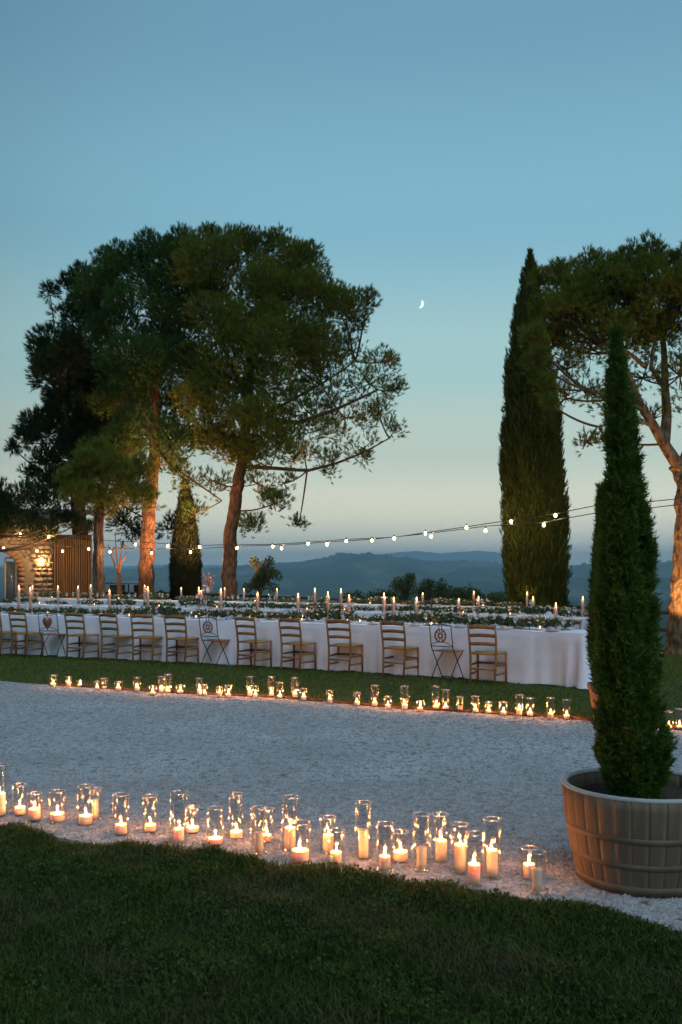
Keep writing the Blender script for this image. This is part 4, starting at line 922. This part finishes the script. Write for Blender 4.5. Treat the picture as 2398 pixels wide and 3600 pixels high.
# tall tapers in glass sleeves on the tables
tl = bpy.data.lights.new('taper_light', 'POINT'); tl.energy = 1.6; tl.color = (1.0, .55, .24); tl.shadow_soft_size = .008
tapers = {1: [(70, 2061), (108, 2068), (382, 2077), (520, 2066), (778, 2073), (901, 2086), (1049, 2090), (1155, 2084), (1232, 2095), (1353, 2089), (1389, 2104), (1465, 2104), (1953, 2124)],
          2: [(117, 2061), (207, 2062), (275, 2063), (320, 2058), (508, 2060), (695, 2067), (709, 2078), (1105, 2071), (1195, 2073), (1613, 2107), (1687, 2100), (1873, 2101), (2055, 2101)],
          3: [(639, 2067), (793, 2068), (859, 2071), (976, 2071), (1490, 2086), (1667, 2081), (1853, 2084)]}
tn = {1: 'nearest', 2: 'middle', 3: 'farthest'}; qs = {1: q1, 2: q2, 3: q3}
for t_, lst in tapers.items():
    cl = offset(qs[t_], .45)
    for i, (x, yt) in enumerate(lst):
        p_, n_ = hit(cl, x); H = EYE+(HOR-yt)/FOC*p_[1]-ZT-.02
        root = empty('taper_candle', (p_[0], p_[1], ZT+.018)); tag(root, 'tall pink taper in a slim glass sleeve, %s on the %s table' % (nth(i, len(lst)), tn[t_]), 'candle', 'tall tapers on the %s table' % tn[t_])
        G().lathe([(.001, 0), (.04, 0), (.04, .008), (.012, .014), (.013, .05), (.017, .055)], 14).build('holder', M['china'], root, smooth=True)
        c = G().lathe([(.001, .03), (.020, .03), (.017, H-.03), (.001, H-.028)], 10).build('taper', M['wax_taper'], root, smooth=True)
        sub('flame', FLM, c, (0, 0, H-.026), 1.3)
        G().lathe([(.037, .015), (.036, H*.93)], 16).build('glass_sleeve', M['tableglass'], root, smooth=True)
        lo = bpy.data.objects.new('taper_light', tl); COL.objects.link(lo); lo.parent = root; lo.location = (0, 0, H-.004)
# votives
vl = bpy.data.lights.new('votive_light', 'POINT'); vl.energy = .35; vl.color = (1.0, .45, .18); vl.shadow_soft_size = .007
vt = empty('votive_candle')
G().lathe([(.001, 0), (.036, 0), (.04, .07), (.036, .07), (.033, .006), (.001, .006)], 14).build('votive_glass', M['tableglass'], vt, smooth=True)
c = G().lathe([(.001, .007), (.031, .007), (.031, .035), (.001, .034)], 12).build('tealight', M['wax'], vt, smooth=True); sub('flame', FLM, c, (0, 0, .034), .9)
lo = bpy.data.objects.new('votive_light', vl); COL.objects.link(lo); lo.parent = vt; lo.location = (0, 0, .052)
vot = {1: [50, 168, 358, 455, 690, 876, 1018, 1060, 1218, 1270, 1520, 1892], 2: [140, 330, 560, 760, 1075, 1215, 1628, 1790, 2078], 3: [180, 420, 680, 900, 1150, 1300, 1700]}
for t_, lst in vot.items():
    cl = offset(qs[t_], .27 if t_ == 1 else .35)
    for i, x in enumerate(lst):
        p_, _ = hit(cl, x); o = copy_tree(vt); o.location = (p_[0], p_[1], ZT+.018); tag(o, 'small glowing votive glass, %s on the %s table' % (nth(i, len(lst)), tn[t_]), 'candle', 'votives on the %s table' % tn[t_])
kill_tree(vt)

# flower centrepieces
def centrepiece(seed):
    global rng
    keep = rng; rng = np.random.default_rng(seed); root = empty('flower_centrepiece')
    n = 110; u = rng.uniform(-1, 1, n); pts = np.stack([u*.42, rng.normal(0, .08, n), .03+.10*rng.random(n)*(1-.5*u*u)], 1)
    g = G(); needles(g, pts, unit(np.stack([u*.6, rng.normal(0, .6, n), np.full(n, .9)], 1)), 9, .085, .030, .6); g.build('greenery', M['flower_leaf'], root)
    for nm, mt, k in (('white_blossoms', 'blossom_white', 22), ('pink_blossoms', 'blossom_pink', 14)):
        g = G()
        for q in range(k):
            c = np.array([rng.uniform(-.38, .38), rng.normal(0, .08), rng.uniform(.09, .17)]); s = rng.uniform(.018, .034)
            a = np.arange(7)*2*np.pi/7
            g.add(np.concatenate([[c+[0, 0, s*.6]], c+np.stack([s*np.cos(a), s*np.sin(a), s*.2*np.ones(7)], 1), [c-[0, 0, s*.6]]]),
                  np.array([[0, 1+i, 1+(i+1) % 7] for i in range(7)]+[[8, 1+(i+1) % 7, 1+i] for i in range(7)]), rng.random())
        g.build(nm, M[mt], root)
    rng = keep; return root
cps = [centrepiece(60+k) for k in range(4)]
ctr = {1: [20, 130, 240, 330, 430, 560, 640, 740, 850, 960, 1060, 1170, 1290, 1370, 1480, 1545, 1620, 1740, 1840, 1920], 2: [0, 90, 200, 320, 430, 560, 690, 800, 920, 1030, 1140, 1260, 1380, 1480, 1590, 1700, 1810, 1930, 2030], 3: [60, 180, 300, 420, 540, 660, 780, 900, 1010, 1120, 1230, 1340, 1450, 1570, 1680, 1790]}
for t_, lst in ctr.items():
    cl = offset(qs[t_], .47)
    for i, x in enumerate(lst):
        p_, n_ = hit(cl, x); o = copy_tree(cps[(i*7+t_) % 4]); o.location = (p_[0], p_[1], ZT+.02); o.rotation_euler = (0, 0, math.atan2(-n_[0], n_[1])+(math.pi if i % 2 else 0)); s = rng.uniform(.75, 1.15); o.scale = (s, s*.8, s*rng.uniform(.75, 1.3))
        tag(o, 'low greenery and blossom arrangement, %s on the %s table' % (nth(i, len(lst)), tn[t_]), 'flowers', 'flower arrangements on the %s table' % tn[t_])
for c in cps: kill_tree(c)
# place settings: plate with napkin and a wine glass
def plate():
    root = empty('dinner_plate'); G().lathe([(.001, .004), (.08, .004), (.125, .016), (.127, .019), (.08, .009), (.001, .008)], 20).build('dish', M['china'], root, smooth=True); return root
def wine():
    root = empty('wine_glass'); G().lathe([(.001, .002), (.034, .003), (.004, .010), (.004, .09), (.012, .10), (.036, .13), (.038, .16), (.031, .205)], 14).build('bowl_and_stem', M['tableglass'], root, smooth=True)
    a = np.linspace(0, 2*np.pi, 15); G().tube(np.stack([.031*np.cos(a), .031*np.sin(a), .205+0*a], 1), .0016, 4, cap=False).build('glass_rim', M['rimglass'], root); return root
def nap():
    root = empty('folded_napkin'); g = G(); g.box((0, 0, .02), (.13, .10, .035), taper=.8); g.box((.01, 0, .05), (.09, .06, .03), taper=.6); g.build('fold', M['napkin'], root); return root
tp_, tw_, tnp = plate(), wine(), nap()
tnp2 = empty('folded_napkin'); G().box((0, 0, .012), (.11, .09, .02), taper=.9).box((.005, 0, .032), (.07, .07, .022), taper=.5).build('fold', M['rose'], tnp2)
for t_ in (1, 2, 3):
    q = qs[t_]; Ls = range(8, 236, 13 if t_ == 1 else 17)
    for side in (.17, .73):
        c = offset(q, side)
        for k in Ls:
            sd = 'near' if side < .5 else 'far'; ii = list(Ls).index(k)
            o = copy_tree(tp_); o.location = (c[k][0], c[k][1], ZT+.018); tag(o, 'round white plate, %s on the %s side of the %s table' % (nth(ii, len(Ls)), sd, tn[t_]), 'plate', 'plates on the %s side of the %s table' % ('near' if side < .5 else 'far', tn[t_]))
            o = copy_tree(tw_); w = offset(q, side+(.14 if side < .5 else -.14))[min(k+2, 239)]; o.location = (w[0], w[1], ZT+.018); tag(o, 'clear wine glass, %s on the %s side of the %s table' % (nth(ii, len(Ls)), sd, tn[t_]), 'glass', 'wine glasses on the %s side of the %s table' % ('near' if side < .5 else 'far', tn[t_]))
for side in (.17, .73):
    c = offset(q1, side); Ls = list(range(8, 236, 13))
    for k in Ls:
        o = copy_tree(tnp2); o.location = (c[k][0], c[k][1], ZT+.034); o.rotation_euler = (0, 0, rng.uniform(0, 3)); tag(o, 'rose napkin on plate, %s, %s side of nearest table' % (nth(Ls.index(k), len(Ls)), 'near' if side < .5 else 'far'), 'napkin', 'rose napkins on the nearest table')
for x, lb in ((1727, 'blue folded napkin left of the last flower arrangement'), (1933, 'blue folded napkin by the right end of the near table'), (800, 'blue folded napkin right of the middle folding chair')):
    p_, _ = hit(offset(q1, .22), x); o = copy_tree(tnp); o.location = (p_[0], p_[1], ZT+.02); tag(o, lb, 'napkin', 'blue napkins on the near table')
for t_ in (tp_, tw_, tnp, tnp2): kill_tree(t_)

# ------------------------------------------------------------------ string lights
def sdist(x): return np.interp(x, [-200, 0, 700, 1200, 1800, 2398, 2900], [34.5, 33.4, 29.5, 26.8, 23.4, 20.3, 18.5])
bl = bpy.data.lights.new('bulb_light', 'POINT'); bl.energy = 17.0; bl.color = (1.0, .62, .30); bl.shadow_soft_size = .02
BM = G().lathe([(.001, -.085), (.021, -.080), (.034, -.056), (.034, -.037), (.021, -.010), (.015, 0)], 14).build('bulb', M['bulb'], smooth=True); BMM = BM.data; bpy.data.objects.remove(BM)
SM = G().lathe([(.014, 0), (.017, .005), (.017, .045), (.010, .055), (.001, .055)], 10).build('socket', M['cable'], smooth=True); SMM = SM.data; bpy.data.objects.remove(SM)
def garland(label, wire, bulbs):
    wx = np.array([w[0] for w in wire], float); wy = np.array([w[1] for w in wire], float)
    xs_ = np.linspace(wx[0], wx[-1], 90); pts = np.array([P(x, np.interp(x, wx, wy), sdist(x)) for x in xs_])
    o = pts[45]; root = empty('string_lights', o); tag(root, label, 'string lights', 'festoon strings above the tables')
    G().tube(pts, .010, 5).build('cable', M['cable'], root, org=o)
    for x, y in bulbs:
        d = float(sdist(x)); c = P(x, y, d)+np.array([0, 0, .05]); wz = P(x, np.interp(x, wx, wy), d)[2]
        b_ = bpy.data.objects.new('bulb', BMM); COL.objects.link(b_); b_.parent = root; b_.location = c-o
        s_ = bpy.data.objects.new('socket', SMM); COL.objects.link(s_); s_.parent = b_
        if wz > c[2]+.06: G().tube([(0, 0, .05), (0, 0, wz-c[2])], .004, 4).build('drop_wire', M['cable'], b_)
        l_ = bpy.data.objects.new('bulb_light', bl); COL.objects.link(l_); l_.parent = b_; l_.location = (0, 0, -.045)
S = 1.5294
garland('upper festoon cable of warm bulbs rising to the right', [(-150, 1868), (0, 1876), (72, 1872), (171, 1880), (300, 1898), (475, 1905), (700, 1918), (820, 1914), (960, 1914), (1083, 1906), (1217, 1896), (1386, 1889), (1500, 1872), (1640, 1852), (1797, 1828), (1950, 1806), (2100, 1776), (2240, 1768), (2398, 1752), (2600, 1730)],
        [(72, 1877), (171, 1888), (476, 1915), (590, 1921), (702, 1923), (833, 1928), (959, 1922), (1083, 1912), (1217, 1903), (1386, 1894), (1496, 1876), (1640, 1856), (1797, 1834), (1953, 1813)])
garland('lower festoon cable of warm bulbs just beneath the upper one', [(-150, 1908), (0, 1912), (150, 1918), (300, 1922), (400, 1926), (530, 1930), (680, 1930), (840, 1920), (1000, 1916), (1150, 1906), (1308, 1896), (1500, 1876), (1707, 1850), (1912, 1836), (2080, 1806), (2250, 1790), (2400, 1772), (2600, 1750)],
        [(13, 1928), (130, 1937), (220, 1939), (312, 1931), (387, 1941), (533, 1945), (670, 1942), (990, 1929), (1150, 1915), (1308, 1901), (1516, 1887), (1707, 1867), (1912, 1847)])

# ------------------------------------------------------------------ garden uplights (one is visible by the right pine)
def uplight(loc, aim, watts, label, size=75, color=(1, .52, .20)):
    root = empty('garden_uplight', loc); tag(root, label, 'spotlight', 'ground spotlights at the tree feet')
    G().lathe([(.001, 0), (.05, 0), (.055, .09), (.045, .10)], 12).build('housing', M['black'], root, smooth=True)
    G().lathe([(.001, .095), (.044, .095)], 12).build('lens', M['sconce'], root)
    l = bpy.data.lights.new('spot', 'SPOT'); l.energy = watts; l.color = color; l.spot_size = R(size); l.spot_blend = .8; l.shadow_soft_size = .05
    o = bpy.data.objects.new('spot', l); COL.objects.link(o); o.parent = root; o.location = (0, 0, .13)
    o.rotation_euler = (Vector(aim)-Vector(loc)-Vector((0, 0, .13))).to_track_quat('-Z', 'Y').to_euler()
a = GP(2318, 2297)
uplight((6.36, 19.75, 0), (7.0, 20.5, 4.0), 620, 'tiny amber ground spotlight left of the right-hand pine trunk', 80)
b2 = P(515, 2000, 32.0); uplight((b2[0], 31.8, 0), (b2[0]+.5, 34.2, 7.5), 2000, 'ground spotlight at the foot of the straight pine trunk', 85, (1, .45, .18))
b2 = P(700, 2000, 32.0); uplight((b2[0], 33.4, 0), (b2[0]+.3, 34.5, 8.5), 5000, 'ground spotlight between the straight and the leaning pine', 100, (1, .42, .16))
b2 = P(350, 2000, 30.0); uplight((b2[0]-.6, 31.35, 0), (b2[0]-.5, 32.6, 4.5), 500, 'ground spotlight in front of the brown curtain', 100, (1, .60, .28))

# ------------------------------------------------------------------ barrel planter and its cypress
def barrel():
    d = 5.62; cx_ = (2256-1199)/FOC*d; Ht = .535; rt, rb = .440, .350
    root = empty('barrel_planter', (cx_, d, .016)); tag(root, 'half wine barrel planter of grey-brown staves at the right edge', 'planter')
    def rad(z): t = z/Ht; return rb+(rt-rb)*(1-(1-t)**1.7)
    n = 30; zz = np.linspace(0, Ht, 9); st = None
    for k in range(n):
        a0 = 2*np.pi*k/n; ha = np.pi/n*.997
        V = []
        for z in zz:
            for rr in (rad(z), rad(z)-.024):
                for s in (-1, -.5, 0, .5, 1): V.append((rr*math.cos(s*ha), rr*math.sin(s*ha), z))
        V = np.array(V); m = len(zz); F = []
        for i in range(m-1):
            b_ = i*10
            for q in range(4): F += [[b_+q, b_+q+1, b_+q+11, b_+q+10], [b_+5+q, b_+15+q, b_+16+q, b_+6+q]]
            F += [[b_, b_+10, b_+15, b_+5], [b_+4, b_+9, b_+19, b_+14]]
        for q in range(4): F += [[q, q+5, q+6, q+1]]; 
        e_ = (m-1)*10
        for q in range(4): F += [[e_+q, e_+q+1, e_+q+6, e_+q+5]]
        if k % 3 == 0 or st is None:
            g = G(); g.add(V, np.array(F)); ob = g.build('stave', M['stave'], root)
            st = ob.data
        else:
            ob = bpy.data.objects.new('stave', st); COL.objects.link(ob); ob.parent = root
        ob.rotation_euler = (0, 0, a0); ob.location = (0, 0, 0)
    for z0, z1_ in ((.01, .055), (.145, .18), (.29, .325)):
        g = G(); g.lathe([(rad(z0)-.002, z0), (rad(z0)+.0015, z0+.0005), (rad(z1_)+.0015, z1_-.0005), (rad(z1_)-.002, z1_)], 96); g.build('hoop', M['hoop'], root)
    g = G(); g.lathe([(rt+.001, Ht-.012), (rt+.003, Ht+.003), (rt-.012, Ht+.007), (rt-.026, Ht+.003), (rt-.027, Ht-.012)], 72).build('rim', M['rim'], root, smooth=True)
    g = G(); nr_, na_ = 10, 40; rr = np.linspace(.0, rt-.035, nr_); a = np.arange(na_)*2*np.pi/na_
    V = np.stack([rr[:, None]*np.cos(a), rr[:, None]*np.sin(a), Ht-.085+rng.normal(0, .006, (nr_, na_))], -1).reshape(-1, 3); i = np.arange(nr_-1)[:, None]*na_; j = np.arange(na_)[None]; k = (j+1) % na_
    g.add(V, np.stack([i+j, i+na_+j, i+na_+k, i+k], -1).reshape(-1, 4)).build('soil', M['soil'], root, smooth=True)
    return cx_, d, Ht
bx_, bd_, bh_ = barrel()
def near_cypress():
    org = (bx_, bd_, bh_-.08); root = empty('potted_cypress', org); tag(root, 'slim green cypress growing in the wine barrel planter', 'tree')
    G().tube([(bx_-.02, bd_, bh_-.10), (bx_-.03, bd_, 1.2), P(2190, 2000, bd_), P(2172, 1400, bd_)], [.030, .026, .018, .006], 8).build('trunk', M['bark'], root, smooth=True, org=org)
    G().tube([(bx_+.03, bd_, bh_-.10), P(2270, 2500, bd_+.03), P(2262, 2100, bd_+.03), P(2225, 1650, bd_+.03)], [.018, .014, .009, .003], 8).build('stem', M['bark'], root, smooth=True, org=org)
    main = [(1165, 2163, 2168), (1200, 2155, 2176), (1280, 2144, 2194), (1400, 2134, 2210), (1500, 2128, 2222), (1700, 2120, 2232), (1850, 2112, 2240), (2000, 2106, 2250), (2120, 2100, 2268), (2300, 2092, 2290), (2450, 2090, 2300), (2600, 2094, 2300), (2700, 2104, 2290), (2760, 2130, 2280), (2815, 2185, 2275)]
    sec = [(1400, 2195, 2212), (1480, 2188, 2238), (1580, 2196, 2250), (1700, 2200, 2266), (1830, 2214, 2290), (1950, 2222, 2306), (2080, 2220, 2306), (2250, 2215, 2314), (2400, 2212, 2328), (2520, 2210, 2350), (2600, 2210, 2366), (2660, 2215, 2378), (2720, 2220, 2350), (2780, 2212, 2332), (2820, 2230, 2310)]
    main = [(y, (a+b)/2-(b-a)*.44, (a+b)/2+(b-a)*.44) for y, a, b in main]; sec = [(y, (a+b)/2-(b-a)*.43, (a+b)/2+(b-a)*.43) for y, a, b in sec]
    column('', '', bd_, main, M['cypress_near'], 13000, 9, .046, .0075, parent=root, org=org, spread=.5, out=.75, seed=71, core=.55, lumps=.14, inset=.5, clusters=620, cr=(.017, .032), trunk=False, part='foliage')
    column('', '', bd_+.03, sec, M['cypress_near'], 6000, 9, .046, .0075, parent=root, org=org, spread=.55, out=.85, seed=72, core=.28, lumps=.24, inset=.6, clusters=330, cr=(.017, .032), trunk=False, part='foliage')
near_cypress()
def second_pot():
    d = 11.3; o = P(2142, 2545, d); o[2] = .014; r0 = .235
    root = empty('terracotta_pot', o); tag(root, 'terracotta pot half hidden behind the potted cypress', 'pot')
    G().lathe([(.001, 0), (r0*.72, 0), (r0*.95, .38), (r0*1.0, .385), (r0*1.04, .40), (r0*1.04, .445), (r0*.93, .445), (r0*.9, .36), (.001, .36)], 28).build('pot_body', M['terracotta'], root, smooth=True)
    G().lathe([(.001, .395), (r0*.9, .395)], 20).build('soil', M['soil'], root)
    prof = [(1715, 2112, 2118), (1760, 2103, 2128), (1850, 2098, 2140), (1950, 2090, 2152), (2050, 2085, 2165), (2200, 2079, 2180), (2320, 2080, 2186), (2400, 2092, 2178)]
    column('potted_cypress', 'smaller cypress in the terracotta pot behind the large potted one', d, prof, M['cypress_near'], 3600, 9, .09, .014, seed=73, core=.7, lumps=.16, base_z=.41, spread=.4, out=.5)
second_pot()

# ------------------------------------------------------------------ crescent moon
md = 36000.0; mc = P(1474, 1068, md); Rm = 14.5/FOC*md
t = np.linspace(-1.25, 1.25, 25); u = np.linspace(0, 1, 25)
Rm *= 1.12
outer = np.stack([Rm*np.cos(t), Rm*np.sin(t)], 1); w = np.sin(np.pi*u)**.75*Rm*.52+Rm*.06
inner = outer-np.stack([w*np.cos(t*.55), w*np.sin(t*.55)], 1)
rot = R(-16); rm = np.array([[math.cos(rot), math.sin(rot)], [-math.sin(rot), math.cos(rot)]]); outer, inner = outer@rm, inner@rm
mid = (outer+inner)/2; g = G(); n = 25
V = np.concatenate([np.c_[outer[:, 0], np.zeros(n), outer[:, 1]], np.c_[mid[:, 0], np.full(n, -Rm*.2), mid[:, 1]], np.c_[inner[:, 0], np.zeros(n), inner[:, 1]], np.c_[mid[:, 0], np.full(n, Rm*.2), mid[:, 1]]])
i = np.arange(n-1)[:, None]; F = np.concatenate([i+np.array([[a*n, a*n+1, b_*n+1, b_*n]]) for a, b_ in ((0, 1), (1, 2), (2, 3), (3, 0))])
mo = g.add(V, F).build('crescent_moon', M['moon']); mo.location = mc; tag(mo, 'thin white crescent moon in the evening sky', 'moon')
